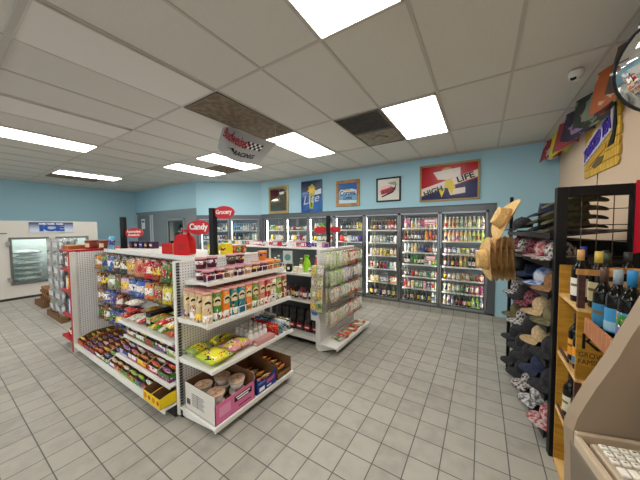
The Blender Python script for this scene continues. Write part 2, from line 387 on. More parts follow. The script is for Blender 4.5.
TUBE = emit('cooler_tube', (255, 250, 240), 14)
TUBEB = emit('cooler_tube_cool', (215, 240, 255), 5.0)
DFR = plain('door_frame_metal', (150, 152, 153), .3, .8)
DARKF = plain('door_gasket', (52, 54, 57), .4, .3)
def cooler_door(M, w, label, handle_left=True):
    t = thing('cooler_door', label, 'cooler door', None, M)      # origin: lower left of the opening, on the wall's face
    z0, z1 = .15, 1.94
    f = MB()
    f.box(-.012, -.012, z0-.02, .018, .02, z1+.012); f.box(w-.018, -.012, z0-.02, w+.012, .02, z1+.012)
    f.box(-.012, -.012, z0-.02, w+.012, .02, z0+.02); f.box(-.012, -.012, z1-.02, w+.012, .02, z1+.012)
    part('door_frame', t, f, [DFR])
    f = MB()
    for q in ((.018, z0+.02, .03, z1-.02), (w-.03, z0+.02, w-.018, z1-.02), (.018, z0+.02, w-.018, z0+.032), (.018, z1-.032, w-.018, z1-.02)): f.box(q[0], -.006, q[1], q[2], .016, q[3])
    part('gasket', t, f, [DARKF])
    g = MB(); g.add([(.018, .004, z0+.02), (w-.018, .004, z0+.02), (w-.018, .004, z1-.02), (.018, .004, z1-.02)], [(0, 1, 2, 3)])
    part('glass_pane', t, g, [GLASS])
    h = MB(); hx = .006 if handle_left else w-.006
    h.tube([(hx, -.012, .95), (hx, -.04, .97), (hx, -.04, 1.24), (hx, -.012, 1.26)], .008, 8); part('handle', t, h, [DARKF])
    return t
SHELFW = plain('shelf_white', (206, 206, 202), .4)
def cooler_rack(M, w, zs, label, tube, cool=False):
    t = thing('cooler_rack', label, 'rack', None, M)
    u = MB()
    for x in (.0, w-.02): u.box(x, .5, .1, x+.02, .52, 1.95)
    part('upright', t, u, [SHELFW])
    for z in zs:
        s = MB(); s.box(.01, .1, z-.012, w-.01, .5, z); so = part('shelf', t, s, [SHELFW])
        r = MB(); r.box(.01, .09, z-.02, w-.01, .1, z+.01); part('price_rail', so, r, [SHELFW])
    for x in tube:
        b = MB(); b.box(x-.006, .035, .18, x+.006, .06, 1.9); part('light_tube', t, b, [TUBEB if cool else TUBE], label='lit tube light')
    return t
Z7 = [.13, .385, .635, .89, 1.14, 1.39, 1.645]
Z6 = [.13, .44, .74, 1.04, 1.33, 1.61]
RACKZ = [Z7, Z7, Z6, [.13, .44, .74, 1.04, 1.33, 1.62], Z6, Z6, Z6]
DN = ['rightmost', 'second from right', 'third from right', 'fourth from right', 'fifth from right', 'sixth from right', 'seventh from right']
DWHERE = ['rightmost door, beside the straw hats', 'door under the large red and blue sign', 'door under the black framed sign', 'door under the wood framed sign', 'door behind the red oval sign pole', 'door under the blue beer sign', 'last door, under the gold framed mirror']
for i in range(7):
    M = T(xl(i), 5.345, 0)
    cooler_door(M, OPW+.03, 'glass cooler '+DWHERE[i], True)
    cooler_rack(T(xl(i), 5.42, 0), OPW+.03, RACKZ[i], 'white shelf rack inside the '+DN[i]+' wall cooler door', (-.018,) if i else (-.018, OPW+.075))  # rightmost door gets an extra tube, added out of sight behind the jamb
# two doors of the diagonal wall
s = MB(); s.box(0, -.02, 1.955, DL, .07, 2.06); s.box(0, -.02, .1, .06, .07, 1.955); s.box(DL-.06, -.02, .1, DL, .07, 1.955); s.box(DL/2-.03, 0, .1, DL/2+.03, .07, 1.955); s.box(0, -.02, 0, DL, .07, .13)
struct('trim_3', s, [STEEL], M=DM, bevel=.003)
s = MB(); s.box(.1, .75, 0, DL-.1, .8, 2.1); s.box(0, .1, 2.0, DL, .8, 2.06); struct('wall_cooler_corner', s, [plain('cooler_liner_blue', (150, 168, 180), .5)], M=DM)
DW = (DL-.18)/2-.03
for k in range(2):
    x0 = .08+k*(DW+.06)
    cooler_door(DM @ T(x0, 0, 0), DW, ('first', 'second')[k]+' of the two glass cooler doors on the corner wall by the red signs', True)
    cooler_rack(DM @ T(x0, .08, 0), DW, Z6, ('first', 'second')[k]+' shelf rack inside the corner cooler, cool lit', (.01, DW-.02), True)
# glass door in the grey rear wall
cooler_door(T(-8.37, 4.215, 0), .86, 'narrow glass cooler door set in the grey rear wall')
s = MB(); s.box(-8.42, 4.2, 0, -8.37, 4.36, 2.0); s.box(-7.51, 4.2, 0, -7.46, 4.36, 2.0); s.box(-8.42, 4.2, 1.955, -7.46, 4.36, 2.0); s.box(-8.42, 4.2, 0, -7.46, 4.36, .13)
struct('trim_4', s, [ALU])
s = MB(); s.box(-8.6, 5.0, 0, -7.3, 5.05, 2.1); s.box(-8.6, 4.36, 0, -8.55, 5.0, 2.1); s.box(-7.35, 4.36, 0, -7.3, 5.0, 2.1); s.box(-8.6, 4.36, 2.0, -7.3, 5.0, 2.1)
struct('wall_cooler_rear', s, [plain('dark_liner', (130, 150, 150), .6)])
cooler_rack(T(-8.3, 4.36, 0), .75, Z6, 'shelf rack behind the narrow glass door in the grey wall', (.73,))
# grey double door trim and notice
s = MB(); s.box(-9.55, 4.2, 0, -9.5, 4.22, 2.16); s.box(-9.42, 4.2, 0, -9.36, 4.22, 2.16); s.box(-10.58, 4.2, 0, -10.5, 4.22, 2.2)
struct('trim_5', s, [plain('pale_frame', (196, 204, 206), .5)])
s = MB(); s.box(-10.48, 4.205, .02, -9.56, 4.22, 2.14); d1 = struct('door_1', s, [plain('grey_door', (112, 124, 130), .5)])
s = MB(); s.lathe([(.03, 0), (.03, .04), (.012, .05)], 12); link('door_handle', s.mesh('door_handle', [CHROME]), d1, T(-9.66, 4.205, 1.0, PI/2))
n = thing('paper_notice', 'small white paper notice taped to the grey door', 'notice', None, frame((-10.02, 4.2, 1.86), (1, 0, 0), (0, 0, 1)))
s = MB(); s.box(-.13, -.17, 0, .13, .17, .002); part('sheet', n, s, [INKWHITE])
s = MB(); s.box(-.1, .05, .002, .1, .12, .003); part('print', n, s, [plain('blue_ink', (90, 130, 170), .5)])
# ---------------------------------------------------------------- drinks (one mesh of each kind, shared by every copy)
def bottle_mesh(name, h=.215, r=.031, neck=.0125, cap=True, n=10):
    b = MB()
    b.lathe([(r*.92, 0), (r, .01), (r, h*.16)], n, 0, caps=(True, False))
    b.lathe([(r*1.01, h*.16), (r*1.01, h*.5)], n, 1, caps=(False, False))
    b.lathe([(r, h*.5), (r*.98, h*.6), (r*.72, h*.72), (neck, h*.83), (neck, h*.91)], n, 0, caps=(False, False))
    b.lathe([(neck*1.25, h*.91), (neck*1.3, h)], n, 2, caps=(True, True))
    return b
def can_mesh(h=.122, r=.033, n=10):
    b = MB(); b.lathe([(r*.8, 0), (r, .009), (r, h*.88), (r*.82, h*.97)], n, 0, caps=(True, False)); b.lathe([(r*.82, h*.97), (r*.8, h), (r*.72, h*.985)], n, 1); return b
CAPM = [plain('cap_%d' % i, c, .4) for i, c in enumerate([(235, 235, 235), (20, 20, 22), (200, 30, 34), (40, 120, 60), (215, 175, 60)])]
CANTOP = plain('can_top', (190, 190, 190), .3, .8)
BOT = {k: bottle_mesh('b').mesh('drink_bottle', [TINTG, LABELM, CAPM[k]]) for k in range(5)}
BEER = {k: bottle_mesh('b', .228, .03, .0125).mesh('beer_bottle', [TINTG, LABELM, CAPM[k]]) for k in (1, 4)}
TALLC = can_mesh(.16, .034).mesh('tall_can', [CAN, CANTOP]); CANME = can_mesh().mesh('drink_can', [CAN, CANTOP])
BIGB = bottle_mesh('b', .268, .044, .016).mesh('large_bottle', [TINTG, LABELM, CAPM[3]])
b = MB(); b.box(-.045, -.03, 0, .045, .03, .15); CARTN = b.mesh('drink_carton', [PAPER])
b = MB()
for k in range(3): b.box(-.095, -.03, 0, .095, .03, .13)
b = MB(); b.box(-.095, -.03, 0, .095, .03, .13); PACKM = b.mesh('drink_pack', [PAPER])
CN = {(235,): ''}
def cname(c):
    names = [('white', (238, 236, 230)), ('cream', (226, 208, 160)), ('yellow', (240, 205, 60)), ('orange', (232, 130, 40)), ('red', (190, 34, 38)), ('pink', (226, 130, 150)), ('purple', (96, 48, 120)),
             ('blue', (44, 84, 170)), ('light blue', (130, 180, 214)), ('teal', (30, 130, 130)), ('green', (60, 140, 60)), ('lime', (150, 196, 60)), ('brown', (96, 58, 34)), ('tan', (180, 140, 96)), ('black', (26, 24, 26)), ('grey', (128, 128, 128)), ('dark green', (34, 62, 40)), ('maroon', (96, 24, 36)), ('silver', (190, 192, 194))]
    return min(names, key=lambda q: sum((a-b)**2 for a, b in zip(q[1], c)))[0]
def jit(c, a=14): return tuple(max(4, min(250, v+R.randint(-a, a))) for v in c)
SHN = ['top', 'second', 'third', 'fourth', 'fifth', 'sixth', 'bottom']
def fill(M, w, z, kind, cols, where, grp, gap=.004, y=.165, rows=1):
    """a front row of drinks along a shelf"""
    r = {'b': .031, 'c': .033, 't': .034, 'e': .03, 'k': .045, 'p': .095, 'L': .045}[kind[0]]
    n = int((w-.05)/(2*r+gap)); st = (w-.05)/n
    nm = {'b': 'drink_bottle', 'c': 'drink_can', 't': 'tall_can', 'e': 'beer_bottle', 'k': 'drink_carton', 'p': 'drink_pack', 'L': 'large_bottle'}[kind[0]]
    cap = int(kind[1]) if len(kind) > 1 else 0
    me = {'b': BOT.get(cap), 'c': CANME, 't': TALLC, 'e': BEER.get(cap, BEER[4]), 'k': CARTN, 'p': PACKM, 'L': BIGB}[kind[0]]
    for i in range(n):
        c = cols[int(i*len(cols)/n)]
        c = jit(c)
        o = link(nm, me, None, M @ T(.025+st*(i+.5), y+R.uniform(-.008, .008), z+.001, 0, 0, R.uniform(-.1, .1)), c)
        tag(o, '%s %s, %s along the %s' % (cname(c), nm.replace('_', ' '), ORD[i], where), nm.split('_')[-1], grp)
W_, CR, YE, OR, RE, PK, PU, BL, LB, GN, LI, BR, TA, BK, GY, DG, SI, NV = (236, 236, 230), (224, 208, 165), (242, 206, 70), (232, 134, 50), (196, 34, 40), (230, 140, 160), (100, 60, 130), (50, 90, 175), (150, 190, 214), (60, 150, 70), (160, 205, 70), (98, 62, 40), (180, 144, 100), (34, 32, 34), (130, 130, 132), (38, 66, 44), (196, 198, 200), (36, 44, 84)
PLAN = [
 [('b0', [(226, 214, 178), (232, 190, 140), (214, 208, 190), (224, 220, 150), (226, 226, 160)]), ('b0', [(236, 190, 120), (232, 170, 140), (234, 200, 90), (214, 206, 110), (186, 204, 90)]), ('c', [PU, BL, W_, YE, W_, PU, YE]), ('e4', [BR, BK, TA, BK, BR]), ('c', [BR, TA, OR, BR, RE]), ('t', [W_, GY, GN, DG, RE, RE, RE]), ('b1', [W_, GY, BK, BK, BK, LI, LI, GY])],
 [('b0', [PK, W_, PK, CR, W_]), ('e4', [BK, BR, NV, OR, BR]), ('b1', [W_, CR, GY, BK, GY]), ('b3', [BK, GN, DG, W_, GN]), ('c', [BK, RE, GN, GN, PK]), ('t', [PK, W_, GN, PK, W_, YE]), ('e1', [DG, DG, BK, DG, W_])],
 [('e4', [BR, NV, BR, RE, BR]), ('t', [W_, SI, LB, W_, SI]), ('t', [W_, CR, YE, TA, YE]), ('t', [W_, BK, BL, W_, NV]), ('p', [YE, GY, OR, YE]), ('L3', [BK, BR, DG, BK])],
 [('b1', [BK, DG, GY, YE, YE]), ('k', [RE, W_, BL, PU, W_]), ('p', [BR, RE, BK])],
 [('b3', [W_, LI, GN, CR, RE]), ('k', [DG, BK, GN, W_, RE]), ('c', [RE, PK, RE])],
 [('c', [PU, NV, GY, W_, GY]), ('k', [OR, W_, PU, W_, LI]), ('c', [PU, BL, PK, PU])],
 [('k', [CR, TA, CR, TA]), ('k', [CR, W_, TA, CR]), ('k', [BR, TA, BR, CR])],
]
for i, rows in enumerate(PLAN):
    zs = RACKZ[i][::-1]
    for k, (kind, cols) in enumerate(rows):
        nice = SHN[k] if k < len(zs)-1 else 'bottom'
        fill(T(xl(i), 5.42, 0), OPW+.03, zs[k], kind, cols, nice+' shelf of the '+DN[i]+' wall cooler', 'drinks in the wall cooler')
# pink display cards clipped on two shelves, a fallen green bottle on the floor of the last cooler
for (i, x, z, w, h, wh) in ((1, .45, 1.72, .24, .13, 'top shelf'), (1, .47, .98, .2, .11, 'fifth shelf')):
    t = thing('shelf_card', 'pink and red price card on the %s of the cooler under the large sign' % wh, 'sign', None, frame((xl(i)+x+.1, 5.49, z+.06), (1, 0, 0), (0, 0, 1)))
    b = MB(); b.box(-w/2, -h/2, 0, w/2, h/2, .003); part('card', t, b, [plain('pink_card', (226, 110, 130), .5)])
    b = MB(); b.box(-w*.4, -.01, .003, w*.4, .035, .004); b.box(-w*.36, -h*.36, .003, w*.36, -h*.2, .004); part('print', t, b, [INKWHITE])
cw = DW
for d in range(2):
    M = DM @ T(.08+d*(DW+.06), .08, 0)
    for k, (kind, cols) in enumerate((([('b0', [W_, GY, CR]), ('t', [BK, W_, RE]), ('t', [PK, W_, RE])]), ([('b0', [LB, W_, GY]), ('b1', [BK, GY, W_]), ('t', [W_, GY, LB])]))[d]):
        fill(M, cw, Z6[::-1][k], kind, cols, SHN[k]+' shelf of the '+('first', 'second')[d]+' corner cooler', 'drinks in the corner cooler')
for k, (kind, cols) in enumerate([('b1', [BK, GN, DG]), ('t', [GN, BK, W_])]):
    fill(T(-8.3, 4.36, 0), .75, Z6[::-1][k], kind, cols, SHN[k]+' shelf behind the grey wall cooler door', 'drinks in the grey wall cooler')

# ---------------------------------------------------------------- framed signs over the cooler
def framed(name, label, cat, x0, z0, x1, z1, fr_m, fw=.05, back=None, d=.03):
    w, h = x1-x0, z1-z0
    t = thing(name, label, cat, None, frame(((x0+x1)/2, 5.35, (z0+z1)/2), (1, 0, 0), (0, 0, 1)))
    f = MB(); a, b = w/2, h/2
    f.box(-a, -b, 0, a, -b+fw, d); f.box(-a, b-fw, 0, a, b, d); f.box(-a, -b+fw, 0, -a+fw, b-fw, d); f.box(a-fw, -b+fw, 0, a, b-fw, d)
    part('frame', t, f, [fr_m], bevel=.004)
    if back:
        g = MB(); g.box(-a+fw, -b+fw, .0, a-fw, b-fw, .012); part('backing', t, g, [back])
    return t, a-fw, b-fw
WOOD = speckle('oak_wood', (150, 104, 58), (182, 134, 82), 6, .5, (1, 1, 9))
GOLD = plain('gold_frame', (176, 152, 96), .35, .5)
def poly(t, name, pts, m, z0=.012, z1=.014, col=None):
    g = MB(); g.prism(pts, z0, z1, 'z'); return part(name, t, g, [m], color=col)
def ngon(cx, cy, rx, ry, n=20, a0=0): return [(cx+rx*math.cos(a0+2*PI*k/n), cy+ry*math.sin(a0+2*PI*k/n)) for k in range(n)]
# red / navy sign with the diagonal white band
t, a, b = framed('beer_sign', 'large gold framed red and navy sign with a white lettered diagonal band', 'sign', -1.05, 2.16, -.04, 2.86, plain('antique_gold', (150, 126, 84), .4, .4), .035, plain('sign_crimson', (176, 20, 34), .25))
NAVY = plain('sign_navy', (22, 28, 82), .25); BAND = plain('sign_white', (226, 214, 206), .3); SYEL = plain('sign_yellow', (222, 196, 50), .3)
poly(t, 'navy_field', [(-a, -b), (a, -b), (a, .02), (-a, -b+.1)], NAVY)
poly(t, 'diagonal_band', [(-a, -.24), (a, .05), (a, .18), (-a, -.1)], BAND, .012, .0155)
ang = math.atan2(.285, 2*a)
part('lettering', t, text_mesh('HIGH', .34, .11, INKBLACK, font_bold=.03), None, frame((-.26, -.155, .017), (1, .3, 0), (0, 1, 0)))
part('lettering', t, text_mesh('LIFE', .28, .11, INKBLACK, font_bold=.03), None, frame((.28, .06, .017), (1, .3, 0), (0, 1, 0)))
poly(t, 'halo', ngon(-.02, .17, .12, .1), plain('sign_gold', (196, 150, 50), .3), .0125, .0165)
poly(t, 'white_shape', [(-.26, .2), (.2, .25), (.2, .1), (-.02, .04), (-.18, .06)], BAND, .0125, .018)
poly(t, 'figure', [(-.05, .04), (.06, .04), (.12, -.1), (.06, -.25), (.0, -.12), (-.06, -.1)], SYEL, .0125, .0185)
poly(t, 'pennant', [(-.16, -.13), (-.05, -.13), (-.11, -.28)], SYEL, .0125, .0175)
poly(t, 'white_shape', [(0, -.14), (.28, -.12), (.28, -.22), (.04, -.25)], BAND, .0125, .017)
# black frame, white ground with red sports script
t, a, b = framed('framed_sign', 'black framed white sign with a red winged emblem', 'sign', -1.94, 2.215, -1.42, 2.72, plain('black_frame', (24, 26, 26), .4), .03, plain('sign_paper', (216, 214, 206), .25))
poly(t, 'wing', [(-.17, -.02), (-.02, .1), (.13, .03), (.16, -.0), (.1, -.06), (-.15, -.1)], plain('emblem_red', (178, 44, 56), .3), .012, .015)
poly(t, 'pink_patch', [(-.17, .0), (-.14, .08), (-.02, .1), (.06, .05), (-.05, .02)], plain('emblem_pink', (236, 176, 182), .3), .0155, .0165)  # pale pink patch of the printed emblem
poly(t, 'underline', [(-.14, -.16), (.1, -.07), (.15, .0), (.17, .12), (.12, .02), (.08, -.04), (-.14, -.13)], INKBLACK, .012, .0155)
poly(t, 'grey_patch', [(-.02, .14), (.15, .16), (.18, .08), (.04, .1)], plain('emblem_grey', (150, 156, 150), .4), .012, .0145)  # grey patch of the printed artwork
g = MB()
for k in range(5): g.box(-.12+.05*k, -.075+.012*k, .0155, -.085+.05*k, -.02+.012*k, .017)
part('script', t, g, [plain('emblem_dark', (110, 20, 30), .3)])
# oak frame, blue beach sign
t, a, b = framed('framed_sign', 'oak framed blue and white beer sign with dark blue lettering', 'sign', -2.93, 2.165, -2.33, 2.765, WOOD, .07, plain('sign_sky', (120, 176, 214), .25))
poly(t, 'sea', [(-a, .06), (a, .06), (a, b), (-a, b)], plain('sign_sea', (52, 104, 176), .25), .012, .0135)
poly(t, 'cloud', [(-a, -.02), (-a+.04, .1), (-.05, .08), (.1, .1), (a, .06), (a, -.02)], plain('sign_cloud', (206, 222, 234), .3), .012, .0145)
poly(t, 'crown', ngon(0, .075, .08, .022), SYEL, .012, .0165)
poly(t, 'white_foot', [(-a, -b), (a, -b), (a, -b+.06), (-a, -b+.09)], plain('sign_foam', (200, 226, 236), .3), .012, .014)
DBL = plain('lettering_blue', (22, 36, 92), .35)
part('lettering', t, text_mesh('Corona', .4, .11, DBL, shear=.1, font_bold=.02), None, T(0, .01, .0165))
part('lettering', t, text_mesh('Light', .22, .11, DBL, shear=.15, font_bold=.02), None, T(0, -.115, .0165))
# unframed blue sign with script and a yellow green figure
t, a, b = framed('beer_sign', 'tall blue beer sign with white script and a yellow-green bottle shape', 'sign', -3.96, 2.06, -3.33, 2.865, plain('sign_edge', (70, 110, 140), .3, .3), .015, speckle('sign_blue', (14, 40, 110), (26, 96, 176), 2.2, .2))
poly(t, 'dark_top', [(-a, .12), (a, .16), (a, b), (-a, b)], plain('sign_midnight', (18, 30, 70), .25), .012, .0135)
poly(t, 'white_streak', [(.04, .12), (a, .19), (a, .06), (.05, .03)], plain('streak_white', (206, 220, 232), .3), .012, .015)
poly(t, 'figure', [(-.06, -.3), (.05, -.3), (.08, .0), (.1, .1), (.12, .22), (.06, .28), (.02, .32), (-.04, .27), (-.1, .24), (-.06, .12), (-.08, .0)], plain('figure_lime', (170, 176, 50), .3), .012, .016)
poly(t, 'figure_core', [(-.02, -.26), (.02, -.26), (.03, .02), (-.03, .02)], plain('figure_dark', (74, 96, 30), .3), .016, .017)
poly(t, 'star', [(.14*(1 if k % 2 == 0 else .5)*math.cos(k*PI/6)-.0, .15+.1*(1 if k % 2 == 0 else .5)*math.sin(k*PI/6)) for k in range(12)], plain('star_gold', (244, 196, 90), .3), .016, .018)
part('lettering', t, text_mesh('Lite', .5, .2, plain('script_white', (196, 208, 230), .3), shear=.35), None, T(-.01, -.06, .019, 0, 0, .16))
# gold framed bar mirror
t, a, b = framed('bar_mirror', 'gold framed bar mirror with dark red artwork, end of the row', 'mirror', -5.1, 2.08, -4.4, 2.825, GOLD, .05, plain('mirror_silver', (170, 164, 150), .06, 1.))
poly(t, 'dark_art', [(-a, -.02), (-a, .28), (-.02, .29), (.08, .2), (-.04, .1), (-.12, .04)], plain('mirror_maroon', (66, 16, 24), .2), .012, .0135)
poly(t, 'dark_art', [(-.02, .29), (a, .29), (a, .24), (.1, .22)], plain('mirror_dark', (40, 26, 28), .2), .012, .0135)
poly(t, 'white_art', [(.02, .2), (.18, .22), (.2, .15), (.06, .14)], INKWHITE, .012, .014)
g = MB(); g.box(-a, -b, .012, a, -b+.02, .02); part('inner_rail', t, g, [WOOD])

# ---------------------------------------------------------------- inflatable style racing banner under the ceiling
t = thing('hanging_banner', 'grey curved racing banner with red script hanging under the ceiling', 'banner', None, frame((-2.66, 2.3, 2.735), (.88, .43, -.4), (.3, .3, .9)))
HW, HH = .39, .18
def hood(u, v):
    x = (u-.5)*2*HW; y = (v-.5)*2*HH
    x *= 1-.22*(1-v); return (x, y - .10*(1-(2*u-1)**2)*(.5+.5*(1-v)) + .05, .1*(1-(2*u-1)**2)*.8 - .06*v*v)
def hood2(u, v): p = hood(u, v); return (p[0], p[1], p[2]-.006)
g = MB(); g.surf(hood, 20, 10, 0); g.surf(hood2, 20, 10, 0); part('sheet', t, g, [plain('banner_grey', (176, 176, 176), .4)])
def on_hood(me, dz):
    for v in me.vertices:
        p = hood(v.co.x/(2*HW)+.5, max(0, min(1, v.co.y/(2*HH)+.5))); v.co = (p[0], p[1], p[2]+dz+v.co.z)
    return me
def place(me, dx, dy, rot=0):
    me.transform(T(dx, dy, 0, 0, 0, rot)); return me
def fine(me):
    import bmesh
    bm = bmesh.new(); bm.from_mesh(me); bmesh.ops.triangulate(bm, faces=bm.faces); bmesh.ops.subdivide_edges(bm, edges=bm.edges, cuts=1); bm.to_mesh(me); bm.free(); return me
part('lettering', t, on_hood(fine(place(text_mesh('Budweiser', .46, .13, plain('script_red', (176, 40, 56), .4), .001, .1, .02), -.1, .06, -.06)), .006), None)
part('lettering', t, on_hood(fine(place(text_mesh('RACING', .3, .055, INKBLACK, .001, .2, .02), .12, -.09, .0)), .006), None)
g = MB()
for i in range(7):
    for j in range(3):
        g.add([(.08+.03*i, .0+.03*j, 0), (.108+.03*i, .0+.03*j, 0), (.108+.03*i, .028+.03*j, 0), (.08+.03*i, .028+.03*j, 0)], [(0, 1, 2, 3)], (i+j) % 2)
part('chequer', t, on_hood(g.mesh('chequer', [INKBLACK, INKWHITE]), .007), None)
g = MB(); g.add([(-.2, -.09, 0), (-.06, -.05, 0), (-.02, -.1, 0), (-.06, -.09, 0), (-.1, -.07, 0)], [(0, 1, 2, 3, 4)]); part('emblem', t, on_hood(g.mesh('emblem', [INKBLACK]), .007), None)
Mi = t.matrix_basis.inverted(); STR = plain('string_white', (210, 210, 206), .6)
for x in (-HW*.95, HW*.95):
    p = Vector(hood(x/(2*HW)+.5, 1)); q = t.matrix_basis @ p; q2 = Vector((q.x, q.y, 2.998)); g = MB(); g.tube([p, Mi @ q2], .0015, 4)
    part('string', t, g, [STR])
# ---------------------------------------------------------------- merchandise shapes
def pillow(w, h, d, nu=6, nv=7, hang=True):
    """sealed film bag: hangs down from its origin (hang) or is centred on it"""
    b = MB(); zo = 0 if hang else h/2
    def sh(sgn):
        def f(u, v):
            t = d/2*(math.sin(PI*u)**.6 if 0 < u < 1 else 0)*(min(1, math.sin(PI*min(max((v-.06)/.88, 0), 1))**.55) if .06 < v < .94 else 0)
            wob = 1+.03*math.sin(9*v+2*u)
            return ((u-.5)*w*(1-.06*math.sin(PI*v))*wob, sgn*t, -h*(1-v)+zo)
        return f
    b.surf(sh(-1), nu, nv); b.surf(sh(1), nu, nv); return b
BAG = pillow(.155, .21, .06).mesh('snack_bag', [FOIL], True)
BAGS = pillow(.105, .17, .03).mesh('snack_packet', [FOIL], True)
LIE = pillow(.2, .15, .07, hang=False).mesh('candy_bag', [FOIL], True)
LIEB = pillow(.115, .06, .036, 5, 5, False).mesh('candy_bar', [FOIL], True)
FRUIT = pillow(.3, .22, .09, 8, 8, False)
def put(kind, me, M, col, label, cat, grp=None):
    return tag(link(kind, me, None, M, col), label, cat, grp)
def carton(w, d, h, hf, th=.004):
    """open display carton, low front at -y, origin at the middle of its base"""
    b = MB(); a, c = w/2, d/2
    for dz, m in ((0, 0),): pass
    def wall(poly, o, n, t=th):      # poly in (s, z) on a vertical wall from o along direction s, thickness towards n
        s = Vector((-n[1], n[0], 0)); n = Vector((n[0], n[1], 0)); o = Vector((o[0], o[1], 0))
        for k, (t0, t1) in enumerate(((0, t*.55), (t*.55, t))):
            P = [o+s*x+Vector((0, 0, z))+n*t0 for x, z in poly]; Q = [o+s*x+Vector((0, 0, z))+n*t1 for x, z in poly]; m = len(poly)
            b.add(P+Q, [tuple(range(m)), tuple(range(2*m-1, m-1, -1))]+[(i, m+i, m+(i+1) % m, (i+1) % m) for i in range(m)], k)
    wall([(-a, 0), (a, 0), (a, hf), (-a, hf)], (0, -c), (0, 1)); wall([(-a, 0), (a, 0), (a, h), (-a, h)], (0, c), (0, -1))
    wall([(-c, 0), (c, 0), (c, hf), (c*.25, h), (-c, h)], (-a, 0), (1, 0)) if False else None
    # side walls slope down to the front
    for sx in (-1, 1):
        poly = [(-c, 0), (c, 0), (c, h), (-c*.2, h), (-c, hf)]
        for k, (t0, t1) in enumerate(((0, th*.55), (th*.55, th))):
            P = [(sx*(a-t0), y, z) for y, z in poly]; Q = [(sx*(a-t1), y, z) for y, z in poly]; m = 5
            b.add(P+Q, [tuple(range(m)), tuple(range(2*m-1, m-1, -1))]+[(i, m+i, m+(i+1) % m, (i+1) % m) for i in range(m)], k)
    b.box(-a, -c, 0, a, c, .004, 1)
    return b
def cart_thing(label, M, w, d, h, hf, col, grp=None, name='display_carton'):
    o = link(name, carton(w, d, h, hf).mesh(name, [PAPER, CARDIN]), None, M, col); return tag(o, label, 'box', grp)

PEGX = pegboard('pegboard_white_x', (238, 240, 243), 1, 2); PEGY = pegboard('pegboard_white_y', (214, 214, 214), 0, 2)
def slots(name, u):
    m, nt, b = newmat(name); N = nt.nodes.new; L = nt.links.new
    tc = N('ShaderNodeTexCoord'); sp = N('ShaderNodeSeparateXYZ'); L(tc.outputs['Object'], sp.inputs[0])
    mu = N('ShaderNodeMath'); mu.operation = 'MULTIPLY'; mu.inputs[1].default_value = 1/.0254; L(sp.outputs[2], mu.inputs[0])
    fr = N('ShaderNodeMath'); fr.operation = 'FRACT'; L(mu.outputs[0], fr.inputs[0])
    g = N('ShaderNodeMath'); g.operation = 'GREATER_THAN'; g.inputs[1].default_value = .42; L(fr.outputs[0], g.inputs[0])
    mix = N('ShaderNodeMixRGB'); mix.inputs[1].default_value = S(150, 152, 156); mix.inputs[2].default_value = S(20, 20, 22); L(g.outputs[0], mix.inputs[0])
    L(mix.outputs[0], b.inputs['Base Color']); b.inputs['Roughness'].default_value = .5; return m
SLOT = slots('slotted_strip', 0)
SHB = plain('shelf_enamel', (236, 236, 232), .38)

def shelf_part(t, x0, y0, x1, y1, z, front, lip=.034, fence=0, name='shelf', mat=None):
    """steel shelf with a rolled price edge on side 'front' and brackets at its ends; fence: wire guard height"""
    mat = mat or SHB; b = MB(); b.box(x0, y0, z-.022, x1, y1, z)
    s = part(name, t, b, [mat], bevel=.003)
    r = MB()
    if front == '+x': r.box(x1-.002, y0, z-lip+.006, x1+.012, y1, z+.006)
    if front == '-y': r.box(x0, y0-.012, z-lip+.006, x1, y0+.002, z+.006)
    if front == '-x': r.box(x0-.012, y0, z-lip+.006, x0+.002, y1, z+.006)
    part('price_rail', s, r, [mat], bevel=.002)
    if fence:
        w = MB()
        if front == '+x':
            for zz in (z+fence, z+.012): w.tube([(x1-.004, y0+.01, zz), (x1-.004, y1-.01, zz)], .0032, 5)
            n = int((y1-y0)/.075)
            for k in range(n+1):
                yy = y0+.01+(y1-y0-.02)*k/n; w.tube([(x1-.004, yy, z), (x1-.004, yy, z+fence)], .0032, 5)
        part('wire_fence', s, w, [WIRE])
    return s

# ================================================================ main gondola (along x), its aisle side faces the viewer
GX0, GX1, GS = -4.63, -2.26, 1.6
G = thing('gondola_shelving', 'white double sided gondola shelving filled with snack bags and candy cartons', 'shelving', None)
b = MB(); b.box(GX0, GS-.02, .1, GX1, GS+.02, 1.36); part('back_panel', G, b, [PEGY])
for x in (GX0+.02, -3.43, GX1-.02):
    b = MB(); b.box(x-.018, GS-.035, 0, x+.018, GS+.035, 1.365); part('upright', G, b, [SHB])
b = MB(); b.box(GX0, 1.08, 0, GX1, 1.11, .09); b.box(GX0, 2.08, 0, GX1, 2.11, .09); part('kick_plate', G, b, [plain('kick_black', (34, 34, 36), .6)]) if False else None
b = MB(); b.box(GX0, 1.14, .0, GX1, 1.16, .09); part('kick_plate', G, b, [plain('kick_dark', (44, 44, 46), .6)])
shelf_part(G, GX0, 1.06, GX1, 1.575, .125, '-y', .05, name='base_deck')
shelf_part(G, GX0, 1.625, GX1, 2.12, .125, 'none', name='base_deck')
for z, y in ((.285, 1.12), (.47, 1.2), (.66, 1.15)): shelf_part(G, -3.42, y, GX1-.02, 1.575, z, '-y')
b = MB(); b.box(GX0, 1.43, 1.363, GX1, 2.06, 1.385); part('top_deck', G, b, [SHB], bevel=.003)
b = MB(); b.box(GX0, 1.417, 1.345, GX1, 1.43, 1.392); part('price_rail', G, b, [SHB])
